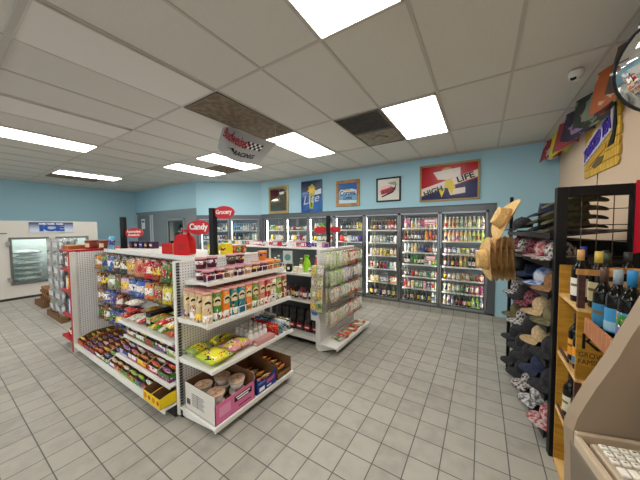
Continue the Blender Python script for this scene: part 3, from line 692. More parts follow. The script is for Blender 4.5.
# pegs and hanging bags
HOOK = MB(); HOOK.tube([(0, 0, -.02), (0, 0, 0), (0, -.24, -.004), (0, -.27, .02)], .003, 5)
HOOKM = HOOK.mesh('peg_hook', [CHROME])
ROWC = {
 0: [(196, 126, 60), (84, 120, 70), (46, 92, 170), (60, 74, 62), (56, 70, 56), (214, 150, 130), (206, 120, 100), (196, 40, 44), (150, 46, 40), (78, 110, 60), (120, 140, 80)],
 1: [(190, 140, 80), (74, 66, 46), (150, 170, 130), (120, 80, 60), (226, 196, 190), (40, 100, 190), (40, 96, 190), (226, 140, 60), (150, 130, 70), (214, 206, 50), (50, 90, 110)],
 2: [(150, 120, 90), (50, 90, 160), (54, 84, 150), (120, 40, 48), None, None, None, None, None, None, None],
 3: [(110, 60, 40), (120, 90, 50), (50, 84, 150), (40, 80, 150), None, None, None, None, None, None, None],
}
RZ = [1.325, 1.085, .86, .62]; RN = ['top', 'second', 'third', 'lowest']
for r in range(4):
    for k, c in enumerate(ROWC[r]):
        if c is None: continue
        x = -4.5+.2*k + R.uniform(-.015, .015)
        if r == 1 and k == 10: pass
        ho = part('peg_hook', G, HOOKM, None, T(x, GS-.022, RZ[r]))
        n = 3 if r < 2 else 2; tl, rz_, sx = R.uniform(-.1, .02), R.uniform(.1, .42), R.uniform(1.0, 1.2)
        for j in range(n):
            put('snack_bag', BAG, T(x+R.uniform(-.006, .006), GS-.262+j*.07, RZ[r]-.013, tl, 0, rz_+R.uniform(-.02, .02)) @ Matrix.Diagonal((sx, 1, .95, 1)), jit(c, 10),
                '%s snack bag, %s on %s peg of %s row on long gondola' % (cname(c), ('front', 'middle', 'back')[j], ORD[k], RN[r]), 'snack', 'hanging snack bags on the gondola')
# heap of bags and a black box on the upper shelf
SHC = [((214, 60, 50), (240, 190, 60)), ((230, 226, 214), (210, 60, 60)), ((200, 60, 60), (230, 230, 230)), None, ((120, 180, 60), (230, 200, 70)), ((90, 160, 70), (70, 110, 180)), ((200, 60, 50), (80, 120, 190))]
for k, cs in enumerate(SHC):
    if cs is None: continue
    for j in range(2):
        put('candy_bag', LIE, T(-3.33+.157*k, 1.255+.21*j, .702, PI/2, 0, PI/2+R.uniform(-.03, .03)), jit(cs[j]), '%s candy bag lying %s, %s along the upper gondola shelf' % (cname(cs[j]), ('in front', 'behind')[j], ORD[k]), 'candy', 'candy bags on the upper gondola shelf')
for k in range(2):
    c = [(206, 40, 50), (232, 228, 220)][k]
    put('candy_bag', LIE, T(-3.27+.03*k, 1.245, .778+.074*k, PI/2, .0, .1*k), c, '%s candy bag, %s of the pile at the end of the upper shelf' % (cname(c), ('lower', 'topmost')[k]), 'candy', 'candy bags piled on the upper gondola shelf')
for k in range(6):
    c = [(110, 180, 70), (200, 50, 60), (230, 206, 70), (80, 150, 70), (200, 60, 50), (120, 170, 60)][k]
    put('candy_bag', LIE, T(-2.7+.157*(k % 3), 1.25+.21*(k//3), .778, PI/2+.03, 0, PI/2+R.uniform(-.03, .03)), c, '%s candy bag heaped by slotted post, %s of the %s row' % (cname(c), ORD[k % 3], ('front', 'back')[k//3]), 'candy', 'candy bags heaped by the post')
t = thing('snack_box', 'black snack box standing on the upper gondola shelf', 'box', None, T(-2.86, 1.33, .661))
b = MB(); b.box(-.055, -.12, 0, .055, .12, .15); part('carton', t, b, [BLACKP], bevel=.004)
b = MB(); b.box(-.04, -.1215, .04, .04, -.12, .1); part('printed_panel', t, b, [plain('panel_cream', (220, 210, 180), .5)])
# open cartons of candy on the lower shelves
def stocked(label, x, y, z, w, d, h, hf, col, cands, grp, n=8, rz=0, pr=1.0):
    cart_thing(label, T(x, y, z+.001, 0, 0, rz), w, d, h, hf, col, 'candy cartons on the gondola')
    M0 = T(x, y, z, 0, 0, rz)
    rows = max(1, int((d-.03)/.057)); cols = max(1, int((w-.014)/.16)); lev = 0; q = 0
    for i in range(rows):
        for j in range(cols):
            if q >= n: return
            c = cands[q % len(cands)]
            xx = -w/2+(j+.5)*w/cols; yy = -d/2+.035+i*.057
            put('candy_bar', LIEB, M0 @ T(xx, yy, max(.03, hf)+.014*pr+.003*i, .5+R.uniform(-.12, .12), R.uniform(-.04, .04), R.uniform(-.05, .05)) @ Matrix.Diagonal(((w/cols-.022)/.115, 1, 1.08, 1)), jit(c), '%s candy packet, %s in the %s' % (cname(c), ORD[q], label.split(' on the ')[0].split(' along the ')[0].split(' at the ')[0]), 'candy', 'candy packets in the gondola cartons'); q += 1
A = [(226, 170, 70), (150, 60, 60), (230, 220, 200)]
sh = [('brown carton', (150, 100, 60), [(226, 190, 110), (170, 60, 50)]), ('green carton', (110, 150, 80), [(80, 130, 70), (230, 220, 120), (90, 110, 180)]), ('red carton', (170, 60, 60), [(206, 60, 60), (230, 210, 200)]), ('violet carton', (110, 80, 140), [(120, 90, 170), (240, 230, 230)]), ('lime carton', (150, 180, 70), [(200, 60, 60), (160, 200, 70)])]
for k, (nm, c, cd) in enumerate(sh):
    stocked('%s, %s on the shelf under the candy heap' % (nm, ORD[k]), -3.28+.215*k, 1.335, .47, .2, .25, .105, .06, c, cd, '')
sh = [('white and violet carton', (200, 190, 210), [(150, 80, 160), (230, 200, 220)]), ('pink carton', (206, 110, 150), [(190, 60, 120), (240, 220, 230)]), ('orange carton', (226, 130, 50), [(232, 140, 50), (120, 60, 40)]), ('red carton', (190, 50, 54), [(200, 50, 50), (240, 220, 200)]), ('purple carton', (150, 50, 130), [(150, 60, 150), (220, 60, 60)])]
for k, (nm, c, cd) in enumerate(sh):
    stocked('%s, %s on the second lowest shelf of the gondola' % (nm, ORD[k]), -3.29+.215*k, 1.28, .285, .2, .29, .105, .06, c, cd, '')
sh = [(-4.5, .2, .4, .12, .06, (190, 150, 70), [(236, 214, 40), (30, 30, 30), (236, 214, 40)], 'tan carton of yellow packets at the far end of the base deck', 9),
      (-4.27, .18, .42, .1, .05, (80, 60, 120), [(90, 50, 40), (60, 50, 120), (200, 160, 60)], 'violet fronted carton second on the base deck', 9),
      (-4.07, .18, .42, .1, .05, (110, 70, 130), [(160, 60, 60), (110, 80, 160), (220, 200, 190)], 'lilac fronted carton third on the base deck', 9),
      (-3.87, .18, .42, .1, .05, (140, 80, 50), [(190, 90, 40), (230, 160, 70)], 'rust brown carton fourth on the base deck', 9),
      (-3.67, .18, .42, .1, .05, (110, 150, 80), [(70, 110, 190), (110, 170, 70)], 'green fronted carton fifth on the base deck', 9),
      (-3.47, .16, .34, .1, .05, (90, 110, 160), [(230, 200, 150), (90, 110, 170)], 'blue carton sixth on the base deck', 9)]
for x, w, d, h, hf, c, cd, lb, n in sh: stocked(lb, x, 1.08+d/2, .125, w, d, h, hf, c, cd, '', n)
sh = [('cream carton', (220, 196, 140), [(236, 206, 130), (200, 120, 60)]), ('pale green carton', (180, 200, 110), [(230, 230, 210), (120, 170, 70)]), ('lime and blue carton', (120, 190, 60), [(140, 200, 60), (50, 110, 190)]), ('bright green carton', (110, 180, 70), [(120, 190, 60), (230, 220, 80)]), ('white carton', (226, 226, 226), [(226, 226, 226), (220, 220, 214)])]
for k, (nm, c, cd) in enumerate(sh): stocked('%s, %s along the base deck under the candy shelves' % (nm, ORD[k]), -3.31+.165*k, 1.19, .125, .158, .22, .095, .055, c, cd, '', 4)
t = cart_thing('dark red carton on the base deck beside the yellow boxes', T(-2.42, 1.35, .126), .2, .2, .11, .07, (120, 30, 34), None)
YB = carton(.148, .2, .105, .09).mesh('display_carton', [plain('carton_yellow', (236, 206, 20), .45), CARDIN])
for k in range(2):
    o = thing('yellow_carton', ('first', 'second')[k]+' bright yellow carton with orange circles overhanging the base deck, '+('far', 'near post')[k], 'box', 'yellow cartons', T(-2.489+.15*k, 1.118, .132, 0, 0, 0))
    part('carton', o, YB, None)
    g = MB(); g.M = T(-.032, -.1003, .05, PI/2); g.lathe([(.026, 0), (.026, .0015)], 18); part('printed_circle', o, g, [plain('circle_orange', (214, 130, 20), .5)])
    g = MB(); g.M = T(.042, -.1003, .05, PI/2); g.lathe([(.02, 0), (.02, .0015)], 18); part('printed_circle', o, g, [plain('circle_red', (196, 70, 30), .5)])
# ---------------------------------------------------------------- goods on the gondola's top deck
def gascan(M, label, s=1.0):
    t = thing('fuel_can', label, 'fuel can', None, M)
    b = MB(); w, d, h = .085*s, .065*s, .195*s
    prof = [(w*x, h*z) for x, z in ((-.9, 0), (.9, 0), (1.02, .08), (1.06, .4), (1.0, .75), (.82, 1.0), (.5, 1.13), (0, 1.18), (-.45, 1.13), (-.8, 1.0), (-1.0, .75), (-1.06, .4), (-1.02, .08))]
    b.prism(prof, -d, d, 'y'); part('body', t, b, [RED], bevel=.022*s)
    b = MB(); b.tube([(w*.6, 0, h*1.05), (w*.4, 0, h*1.32), (-w*.25, 0, h*1.36), (-w*.45, 0, h*1.1)], .014*s, 8); part('handle', t, b, [RED])
    b = MB(); b.M = T(-w*.72, 0, h*1.0, 0, -.5, 0); b.lathe([(.026*s, -.01), (.026*s, .035*s), (.014*s, .05*s)], 14); part('cap', t, b, [BLACKP])
    b = MB(); b.box(-w*.55, -d-.0015, h*.3, w*.5, -d+.002, h*.62); part('embossed_panel', t, b, [plain('panel_red', (180, 16, 22), .4)])
    return t
gascan(T(-2.71, 1.53, 1.386, 0, 0, .5), 'large red plastic fuel can on top of the gondola under the candy sign', 1.0)
t = thing('red_box', 'red carton with tan label beside the large fuel can', 'box', None, T(-2.98, 1.57, 1.386, 0, 0, .2))
b = MB(); b.box(-.12, -.08, 0, .05, .08, .12); part('carton', t, b, [RED], bevel=.004)
b = MB(); b.box(.051, -.078, 0, .13, .078, .12); part('tan_box', t, b, [plain('box_tan', (196, 150, 100), .6)])
b = MB(); b.lathe([(.02, .12), (.02, .14), (.01, .145)], 12, c=(-.05, 0)); part('cap', t, b, [BLACKP])
def jar(x, y, c, label, r=.045, h=.1, lid=(200, 60, 50)):
    t = thing('storage_jar', label, 'jar', None, T(x, y, 1.386))
    b = MB(); b.lathe([(r*.94, 0), (r, .008), (r, h*.8), (r*.85, h*.88)], 14); part('jar_body', t, b, [LABELM], color=c)
    b = MB(); b.lathe([(r*.9, h*.88), (r*.9, h)], 14); part('lid', t, b, [TINT], color=lid)
jar(-2.635, 1.82, (40, 50, 130), 'blue banded tub on the gondola top between fuel can and yellow box', .06, .13, (236, 236, 236))
def box(nm, x, y, z, w, d, h, c, label, rz=0, mat=None):
    t = thing(nm, label, 'box', None, T(x, y, z, 0, 0, rz)); b = MB(); b.box(-w/2, -d/2, 0, w/2, d/2, h); part('carton', t, b, [mat or TINT], color=c, bevel=.003)
    b = MB(); b.box(-w*.35, -d/2-.001, h*.25, w*.35, -d/2+.001, h*.7); part('printed_panel', t, b, [PAPER], color=tuple(min(250, v+30) for v in c)); return t
box('snack_box', -2.52, 1.74, 1.386, .09, .08, .11, (204, 216, 40), 'lime yellow box on the gondola top, one side of the candy sign pole')
box('snack_box', -2.345, 1.78, 1.386, .11, .08, .12, (236, 214, 40), 'yellow box on the gondola top, other side of the candy sign pole')
for k in range(5): jar(-2.375+.012*k, 1.885+.038*k*1.0+.03*k, [(200, 90, 60), (206, 140, 90), (60, 110, 60), (70, 120, 70), (40, 44, 40)][k], '%s jar, %s in the short row behind the yellow box' % (('red', 'orange', 'green', 'pale green', 'black')[k], ORD[k]), .032, .09, [(206, 90, 60), (206, 90, 60), (190, 170, 140), (70, 110, 60), (24, 24, 24)][k]) if k < 3 else None
# far end of the top deck
GOLDB = (150, 96, 40)
box('snack_box', -4.58, 1.45, 1.386, .03, .03, .02, GOLDB, 'small gold carton lid lying on the gondola top') if False else None
for k in range(5):
    x = -4.42+.098*k
    box('candy_carton', -4.5+.11*k, 1.75+.02*k, 1.386, .1, .09, .1, (70, 34, 70) if k != 2 else (60, 50, 110), '%s purple carton with white panel in the row behind the far sign pole' % ORD[k])
def bag_on(x, y, z, c, label, s=1):
    put('snack_bag', BAG, T(x, y, z+.2*s, -.08, 0, .3) @ Matrix.Scale(s, 4), c, label, 'snack')
bag_on(-4.5, 1.475, 1.386, (70, 170, 206), 'bright blue film bag standing on the far end of the gondola top', .95)

def sign_pole(x, y, z0, z1, label, signs, rz):
    t = thing('aisle_sign', label, 'sign', None, T(x, y, z0, 0, 0, rz))
    b = MB(); b.box(-.03, -.03, 0, .03, .03, z1-z0); part('pole', t, b, [BLACK], bevel=.004)
    b = MB(); b.box(-.036, -.036, 0, .036, .036, .012); part('base_plate', t, b, [BLACK])
    for cx, cz, rx, rz_, words_ in signs:
        b = MB(); b.prism(ngon(cx, cz-z0, rx, rz_, 28), -.006, .006, 'y'); o = part('oval_sign', t, b, [SIGNRED])
        for i, (wd, tw, th, dz) in enumerate(words_):
            part('lettering', o, text_mesh(wd, tw, th, INKWHITE, .001, 0, .03), None, T(cx, -.0075, cz-z0+dz, PI/2))
sign_pole(-2.43, 1.685, 1.386, 1.885, 'black aisle sign pole with two red ovals reading candy and grocery', [(-.19, 1.68, .165, .08, [('Candy', .25, .09, 0)]), (.145, 1.835, .13, .068, [('Grocery', .2, .062, 0)])], .25)
sign_pole(-4.5, 1.62, 1.386, 1.85, 'far black aisle sign pole with one red oval above the purple cartons', [(.16, 1.615, .14, .072, [('Automotive', .21, .038, .022), ('Household', .17, .034, -.028)])], .53)

# ================================================================ near end cap
EX = -2.23
E = thing('endcap_shelving', 'white pegboard end cap with four shelves of snacks closest to the viewer', 'shelving', None, None)
b = MB(); b.box(EX-.02, 1.2, .06, EX, 2.17, 1.36); part('pegboard', E, b, [PEGX])
b = MB(); b.box(EX-.026, 1.155, .02, EX+.012, 1.2, 1.385); part('slotted_post', E, b, [SHB], bevel=.003)
b = MB(); b.box(EX+.012, 1.166, .03, EX+.0145, 1.194, 1.37); part('slot_strip', E, b, [SLOT])
b = MB(); b.box(EX-.026, 2.17, .02, EX+.012, 2.21, 1.385); part('slotted_post', E, b, [SHB], bevel=.003)
b = MB(); b.box(EX-.026, 1.2, 1.36, EX+.012, 2.17, 1.385); part('top_rail', E, b, [SHB], bevel=.003)
b = MB(); b.box(EX-.03, 1.17, 0, EX+.03, 1.23, .07); part('foot', E, b, [BLACK]); b = MB(); b.box(EX-.03, 2.13, 0, EX+.03, 2.19, .07); part('foot', E, b, [BLACK])
S1 = shelf_part(E, EX, 1.24, -1.9, 2.2, 1.215, '+x', .034, .06)
S2 = shelf_part(E, EX, 1.165, -1.8, 2.19, .9, '+x', .034, .07)
S3 = shelf_part(E, EX, 1.165, -1.755, 2.17, .545, '+x', .03)
S4 = shelf_part(E, EX, 1.165, -1.735, 2.14, .095, '+x', .04, name='base_shelf')
for y in (1.17, 2.12):
    for z, x in ((1.215, -1.98), (.9, -1.9), (.545, -1.85)):
        yy = max(y, 1.245) if z > 1.2 else y
        b = MB(); b.prism([(EX, z-.022), (EX, z-.05), (EX+.02, z-.046), (x, z-.022)], yy, yy+.012, 'y'); part('bracket', E, b, [SHB])
b = MB(); b.prism([(EX+.0, .074), (EX, .02), (EX+.1, .02), (-1.8, .06), (-1.8, .074)], 1.175, 1.19, 'y'); part('bracket', E, b, [SHB])
# ---- shelf 1 : cups with lids
b = MB(); b.lathe([(.038, 0), (.04, .004), (.045, .04)], 16, 0, caps=(True, False)); b.lathe([(.0452, .04), (.048, .07)], 16, 1, caps=(False, False)); b.lathe([(.048, .07), (.05, .084)], 16, 0, caps=(False, True)); CUPM = b.mesh('cup', [TINT, LABELM])
b = MB(); b.lathe([(.051, .0841), (.052, .09), (.047, .097), (.03, .099)], 16); LIDM = b.mesh('lid', [TINT])
def cup(x, y, z, c, lid, label):
    t = thing('snack_cup', label, 'cup', 'lidded cups on the end cap', T(x, y, z, 0, 0, R.uniform(0, 6)))
    part('cup', t, CUPM, None, color=c); part('lid', t, LIDM, None, color=lid)
CUPC = [(84, 34, 66), (92, 40, 74), (190, 140, 70), (90, 36, 70), (206, 150, 80), (84, 34, 66), (90, 40, 74), (226, 130, 40), (232, 150, 50)]
for k, c in enumerate(CUPC):
    y = 1.3+.106*k
    lid = (206, 150, 160) if k < 7 else (232, 160, 80)
    cup(-1.96, y, 1.216, jit(c, 8), jit(lid, 8), '%s snack cup, %s in the front row of the top end cap shelf' % (cname(c), ORD[k]))
    if k in (0, 1, 3, 4, 6, 7, 8): cup(-2.08, y+.012, 1.216, jit(CUPC[(k*3) % 7], 8), jit(lid, 8), '%s snack cup, behind the %s front cup on the top end cap shelf' % (cname(CUPC[(k*3) % 7]), ORD[k]))
    if k in (0, 1, 3, 4, 7): cup(-2.08, y+.012, 1.216+.1, jit((84, 34, 66) if k < 7 else (232, 140, 40), 8), jit(lid, 8), '%s snack cup stacked on another, above the %s front cup of the top shelf' % (cname((84, 34, 66) if k < 7 else (232, 140, 40)), ORD[k]))
# ---- shelf 2 : chip canisters
b = MB(); r = .0385; b.lathe([(r*1.02, 0), (r*1.02, .006), (r, .008), (r, .236)], 16, 0); CANB = b.mesh('canister', [printed('canister_print', .3, (.08, .3), .35, 3.)])
b = MB(); b.lathe([(r*1.06, .236), (r*1.06, .246), (r*.9, .249)], 16); CANL = b.mesh('lid', [TINT])
b = MB()
b.surf(lambda u, v: ((r+.0007)*math.cos((u-.5)*1.7), (r+.0007)*math.sin((u-.5)*1.7), .13+.075*v*(1-.4*(2*u-1)**2)), 8, 2); CANP = b.mesh('label_oval', [plain('oval_cream', (232, 214, 170), .4)])
b = MB()
b.surf(lambda u, v: ((r+.0014)*math.cos((u-.5)*1.2), (r+.0014)*math.sin((u-.5)*1.2), .155+.018*v+.012*math.sin(PI*u)), 6, 1); CANK = b.mesh('label_mark', [INKBLACK])
CC = [(206, 176, 140), (72, 128, 50), (226, 122, 36), (24, 120, 120), (30, 126, 130), (224, 130, 50), (96, 140, 50), (206, 130, 120), (180, 24, 40), (226, 220, 214), (120, 150, 50), (150, 60, 40)]
for k, c in enumerate(CC):
    for j in range(4):
        x = -1.857-.09*j; y = 1.215+.084*k
        cc = c
        t = thing('chip_canister', '%s chip canister, %s from the near end, %s row on the end cap' % (cname(c), ORD[k], ('front', 'second', 'third', 'back')[j]), 'canister', 'chip canisters on the end cap', T(x, y, .901, 0, 0, R.uniform(-.25, .25) + (-.5 if k == 0 else -.2)))
        part('canister', t, CANB, None, color=jit(cc, 6)); part('lid', t, CANL, None, color=jit((206, 150, 140), 10))
        if j == 0 or k == 0: part('label_oval', t, CANP, None); part('label_mark', t, CANK, None)
# ---- shelf 3 : produce packs, bottles, film bags
FRM = FRUIT.mesh('produce_bag', [printed('produce_print', .25, (.3, .8), .5, 5, [(236, 226, 60), (240, 236, 210), (224, 214, 60), (90, 160, 60)])], True)
for k, (x, y, c, rz, lb, sx, sy) in enumerate([(-1.9, 1.295, (190, 206, 50), 0, 'lime and yellow bag at the front corner of the third shelf', .93, 1.05), (-2.13, 1.3, (150, 180, 90), 0, 'green and white bag behind the lime bag by the slotted post', .55, .95), (-1.91, 1.535, (226, 150, 160), PI/2, 'pink bag lying next to the lime bag on the third shelf', .85, .95), (-2.12, 1.53, (146, 140, 70), PI/2, 'olive bag against the pegboard of the third shelf', .8, .85)]):
    put('produce_bag', FRM, T(x, y, .546+.046, PI/2, 0, rz) @ Matrix.Diagonal((sx, 1, sy, 1)), c, lb, 'snack')
b = MB(); b.lathe([(.019, 0), (.021, .006), (.021, .045), (.013, .058), (.011, .064), (.014, .064), (.014, .08), (.01, .084)], 12); MINI = b.mesh('mini_bottle', [plain('milk_white', (236, 234, 230), .3)])
for i in range(4):
    for j in range(4):
        put('mini_bottle', MINI, T(-1.92-.066*i+.02, 1.7+.062*j, .546) @ Matrix.Scale(1.4, 4), None, 'small white bottle, %s of the %s row on the third end cap shelf' % (ORD[j], ORD[i]), 'bottle', 'small white bottles on the third shelf')
box('snack_box', -1.805, 1.78, .546, .07, .24, .045, (206, 150, 150), 'low pink carton in front of the small white bottles')
cl = [(-1.865, 1.955, (206, 30, 40)), (-2.075, 1.955, (200, 36, 50)), (-1.865, 2.02, (120, 170, 220)), (-2.075, 2.02, (60, 130, 210)), (-1.865, 2.083, (206, 220, 220)), (-2.075, 2.083, (30, 90, 80)), (-1.865, 2.146, (60, 90, 60)), (-2.075, 2.146, (90, 50, 50))]
SIDE = pillow(.2, .12, .058, hang=False).mesh('film_pack', [FOIL], True)
for k, (x, y, c) in enumerate(cl):
    put('film_pack', SIDE, T(x, y, .546+.061, 0, 0, .02), c, '%s film pack, %s at the far end of the third shelf' % (cname(c), ('first', 'second', 'third', 'fourth', 'fifth', 'sixth', 'seventh', 'eighth', 'ninth')[k]), 'snack', 'film packs on the third end cap shelf')
# ---- base shelf : the big cartons
PINK = plain('carton_pink', (226, 120, 168), .5); CWHITE = plain('carton_white', (222, 218, 212), .6); CBLUE = plain('carton_blue', (28, 56, 150), .45)
def big_carton(name, label, y0, y1, x0, x1, h, hf, front, side, inner, swoop=False):
    t = thing(name, label, 'box', None, T((x0+x1)/2, (y0+y1)/2, .096)); w = (y1-y0)/2; d = (x1-x0)/2
    b = MB(); b.box(-d, -w, 0, d, w, .005, 1)
    b.box(-d, -w, 0, -d+.005, w, h, 1)
    for s in (-1, 1):
        b.prism([(-d, .0), (d, 0), (d, h if not swoop else hf*1.2), (0, h), (-d, h)], s*w, s*(w-.003), 'y', 0); b.prism([(-d, .0), (d, 0), (d, h if not swoop else hf*1.2), (0, h), (-d, h)], s*(w-.003), s*(w-.006), 'y', 1)
    part('carton', t, b, [side, inner])
    f = MB()
    pl = [(-w, 0), (w, 0), (w, hf), (-w, hf)] if not swoop else [(-w, 0), (w, 0), (w, hf*1.25), (w*.5, hf*.8), (0, hf*.72), (-w*.6, hf*.85), (-w, hf*1.1)]
    f.prism(pl, d-.004, d, 'x'); part('front_panel', t, f, [front]); return t, d, w
t, d, w = big_carton('soup_carton', 'open white carton with a pink front and noodle bowls inside, on the base shelf', 1.185, 1.6, -2.17, -1.75, .235, .165, PINK, CWHITE, CARDIN)
g = MB(); g.box(d, -.02, .085, d+.0015, .17, .135); part('black_panel', t, g, [INKBLACK])
g = MB(); g.box(d+.0015, -.005, .115, d+.0025, .15, .127); g.box(d+.0015, .01, .093, d+.0025, .13, .106); part('white_bars', t, g, [INKWHITE])
g = MB(); g.box(d, -.17, .05, d+.001, -.06, .13); part('pale_panel', t, g, [plain('panel_pink', (236, 160, 196), .5)])
g = MB(); g.box(d, .02, .03, d+.001, .16, .04); part('ink_line', t, g, [plain('ink_maroon', (120, 40, 80), .5)])
g = MB()
for k in range(8): g.box(-.11, -w-.001, .06+.014*k, .07-.012*(k % 3), -w+.001, .065+.014*k)
g.box(-.03, -w-.001, .055, -.024, -w+.001, .17)
part('printed_table', t, g, [plain('ink_grey', (120, 118, 120), .6)])
g = MB()
for k in range(9): g.box(-.185+.006*k, -w-.001, .05, -.182+.006*k, -w+.001, .1)
part('barcode', t, g, [INKBLACK])
def bowl(x, y, z, label, tilt=(0, 0)):
    t = thing('noodle_bowl', label, 'bowl', 'noodle bowls in the pink carton', T(x, y, z, tilt[0], tilt[1], R.uniform(0, 6)))
    b = MB(); b.lathe([(.05, 0), (.055, .01), (.072, .075)], 20); part('bowl', t, b, [plain('bowl_white', (224, 214, 206), .5)])
    b = MB(); b.lathe([(.075, .075), (.076, .082), (.07, .084)], 20, m=0); b.lathe([(.05, .0841), (.05, .0848)], 16, m=1); part('lid', t, b, [plain('bowl_lid', (214, 190, 170), .45), speckle('lid_print', (200, 140, 90), (236, 214, 190), 30, .5)])
bowl(-2.06, 1.29, .205, 'noodle bowl at the back of the pink carton, near end'); bowl(-1.88, 1.285, .2, 'noodle bowl at the front corner of the pink carton')
bowl(-1.87, 1.5, .215, 'noodle bowl by the blue carton, standing higher than the others', (.05, .1)); bowl(-2.06, 1.48, .19, 'noodle bowl at the back of the pink carton, far end')
for k, (x, y) in enumerate(((-2.06, 1.29), (-1.88, 1.285), (-1.87, 1.5), (-2.06, 1.48))):
    b = MB(); b.lathe([(.05, 0), (.055, .01), (.072, .075), (.074, .088)], 16); o = link('noodle_bowl', b.mesh('bowl', [plain('bowl_white2', (216, 206, 198), .5)]), None, T(x, y, .1016)); tag(o, 'noodle bowl at the bottom of the carton, under the %s upper bowl' % ORD[k], 'bowl', 'noodle bowls in the pink carton')
t, d, w = big_carton('candy_carton', 'open blue carton with a scooped front, beside the pink one', 1.625, 1.89, -2.17, -1.75, .2, .13, CBLUE, CBLUE, CARDIN, True)
g = MB(); g.box(d, -.1, .015, d+.001, -.03, .05); g.box(d, .0, .015, d+.001, .06, .03); part('barcode_panel', t, g, [INKWHITE])
g = MB(); g.prism([(.0, .05), (.1, .06), (.11, .1), (.06, .085), (.0, .09)], d, d+.001, 'x'); part('red_emblem', t, g, [plain('emblem_rose', (206, 90, 130), .5)])
g = MB(); g.box(d, -.11, .085, d+.001, -.02, .1); part('pale_line', t, g, [plain('line_blue', (110, 140, 210), .5)])
for k in range(8):
    c = [(226, 150, 80), (230, 190, 140), (200, 60, 50), (232, 160, 60)][k % 4]
    put('candy_bar', LIEB, T(-1.82-.09*(k//2), 1.7+.115*(k % 2), .175-.004*k, .5, .1, 1.4+R.uniform(-.3, .3)), jit(c), '%s candy packet, %s in the scooped blue carton' % (cname(c), ORD[k]), 'candy', 'candy packets in the blue carton')
t, d, w = big_carton('snack_tray', 'open brown tray of orange packets at the far end of the base shelf', 1.91, 2.13, -2.17, -1.75, .16, .05, CARD, CARD, CARDIN)
for k in range(10):
    c = [(232, 150, 40), (226, 120, 30), (240, 190, 90)][k % 3]
    put('candy_bar', LIEB, T(-1.825-.07*(k//2), 1.982+.08*(k % 2), .15+.012*(k//2 > 1), .6, .15, 1.5+R.uniform(-.3, .3)), jit(c), '%s packet, %s in the brown tray on the base shelf' % (cname(c), ORD[k]), 'candy', 'orange packets in the brown tray')
# ================================================================ red end cap at the far end of the gondola
RX = -4.655
RDM = plain('red_enamel', (178, 18, 34), .4)
t = thing('red_endcap', 'red metal end cap shelving at the far end of the long gondola', 'shelving', None, None)
b = MB(); b.box(RX-.012, 1.08, .05, RX+.008, 2.1, 1.365); part('back_panel', t, b, [PEGX])
b = MB(); b.box(RX-.04, 1.045, 0, RX+.008, 1.08, 1.385); part('side_post', t, b, [RDM])
b = MB(); b.box(RX+.008, 1.05, .0, RX+.02, 1.11, 1.37); part('edge_strip', t, b, [SHB])
b = MB(); b.box(RX-.04, 2.1, 0, RX+.01, 2.14, 1.385); part('side_post', t, b, [RDM])
b = MB(); b.box(RX-.5, 1.06, 1.365, RX, 2.12, 1.39); part('top_board', t, b, [RDM])
for z, dpt in ((.14, .5), (.48, .42), (.82, .42), (1.12, .42)): shelf_part(t, RX-dpt, 1.05, RX-.012, 2.1, z, '-x', mat=RDM)
RC = [(196, 60, 50), (60, 60, 120), (226, 206, 180), (206, 120, 60), (230, 226, 220), (150, 40, 50), (90, 140, 170)]
for s, z in enumerate((.48, .82, 1.12)):
    for k in range(4):
        x = RX-.09-.08*k; c = RC[(k*2+s*3) % 7]
        o = link('shelf_packet', CARTN, None, T(x, 1.13, z+.001) @ Matrix.Diagonal((.8, 1.4, 1.3, 1)), jit(c)); tag(o, '%s packet, %s from the post on the %s shelf of the red end cap' % (cname(c), ORD[k], ('lower', 'middle', 'upper')[s]), 'packet', 'packets on the red end cap')
for k in range(2):
    o = link('display_carton', carton(.18, .2, .12, .08).mesh('display_carton', [PAPER, CARDIN]), None, T(RX-.12-.2*k, 1.2, .141), (150, 40, 44)); tag(o, 'dark red carton on the lowest shelf of the red end cap, %s from the post' % ORD[k], 'box', 'cartons on the red end cap')
# goods on its top
t = thing('gold_box', 'flat gold carton lying on top of the red end cap', 'box', None, T(RX-.45, 1.22, 1.391)); b = MB(); b.box(-.13, -.1, 0, .13, .1, .05); part('carton', t, b, [plain('gold_card', (176, 120, 50), .5)], bevel=.004)
b = MB(); b.box(-.13, -.101, .02, .13, -.1, .035); part('red_stripe', t, b, [RDM])
for k, x in enumerate((RX-.23, RX-.02)):
    t = thing('snack_tub', 'brown lidded tub with pale label, %s on the gondola top by the blue bag' % ('outer', 'inner')[k], 'tub', 'brown tubs', T(x, 1.36+.1*k, 1.391))
    b = MB(); b.lathe([(.07, 0), (.075, .01), (.08, .1)], 18); part('tub', t, b, [plain('tub_brown', (130, 60, 40), .5)])
    b = MB(); b.lathe([(.084, .1), (.084, .118), (.07, .122)], 18); part('lid', t, b, [plain('tub_lid', (120, 70, 44), .5)])
    b = MB(); b.surf(lambda u, v: (.0785*math.cos(-PI/2+.25+(u-.5)*1.3), .0785*math.sin(-PI/2+.25+(u-.5)*1.3), .02+.06*v), 6, 1); part('label', t, b, [plain('tub_label', (232, 206, 170), .5)])
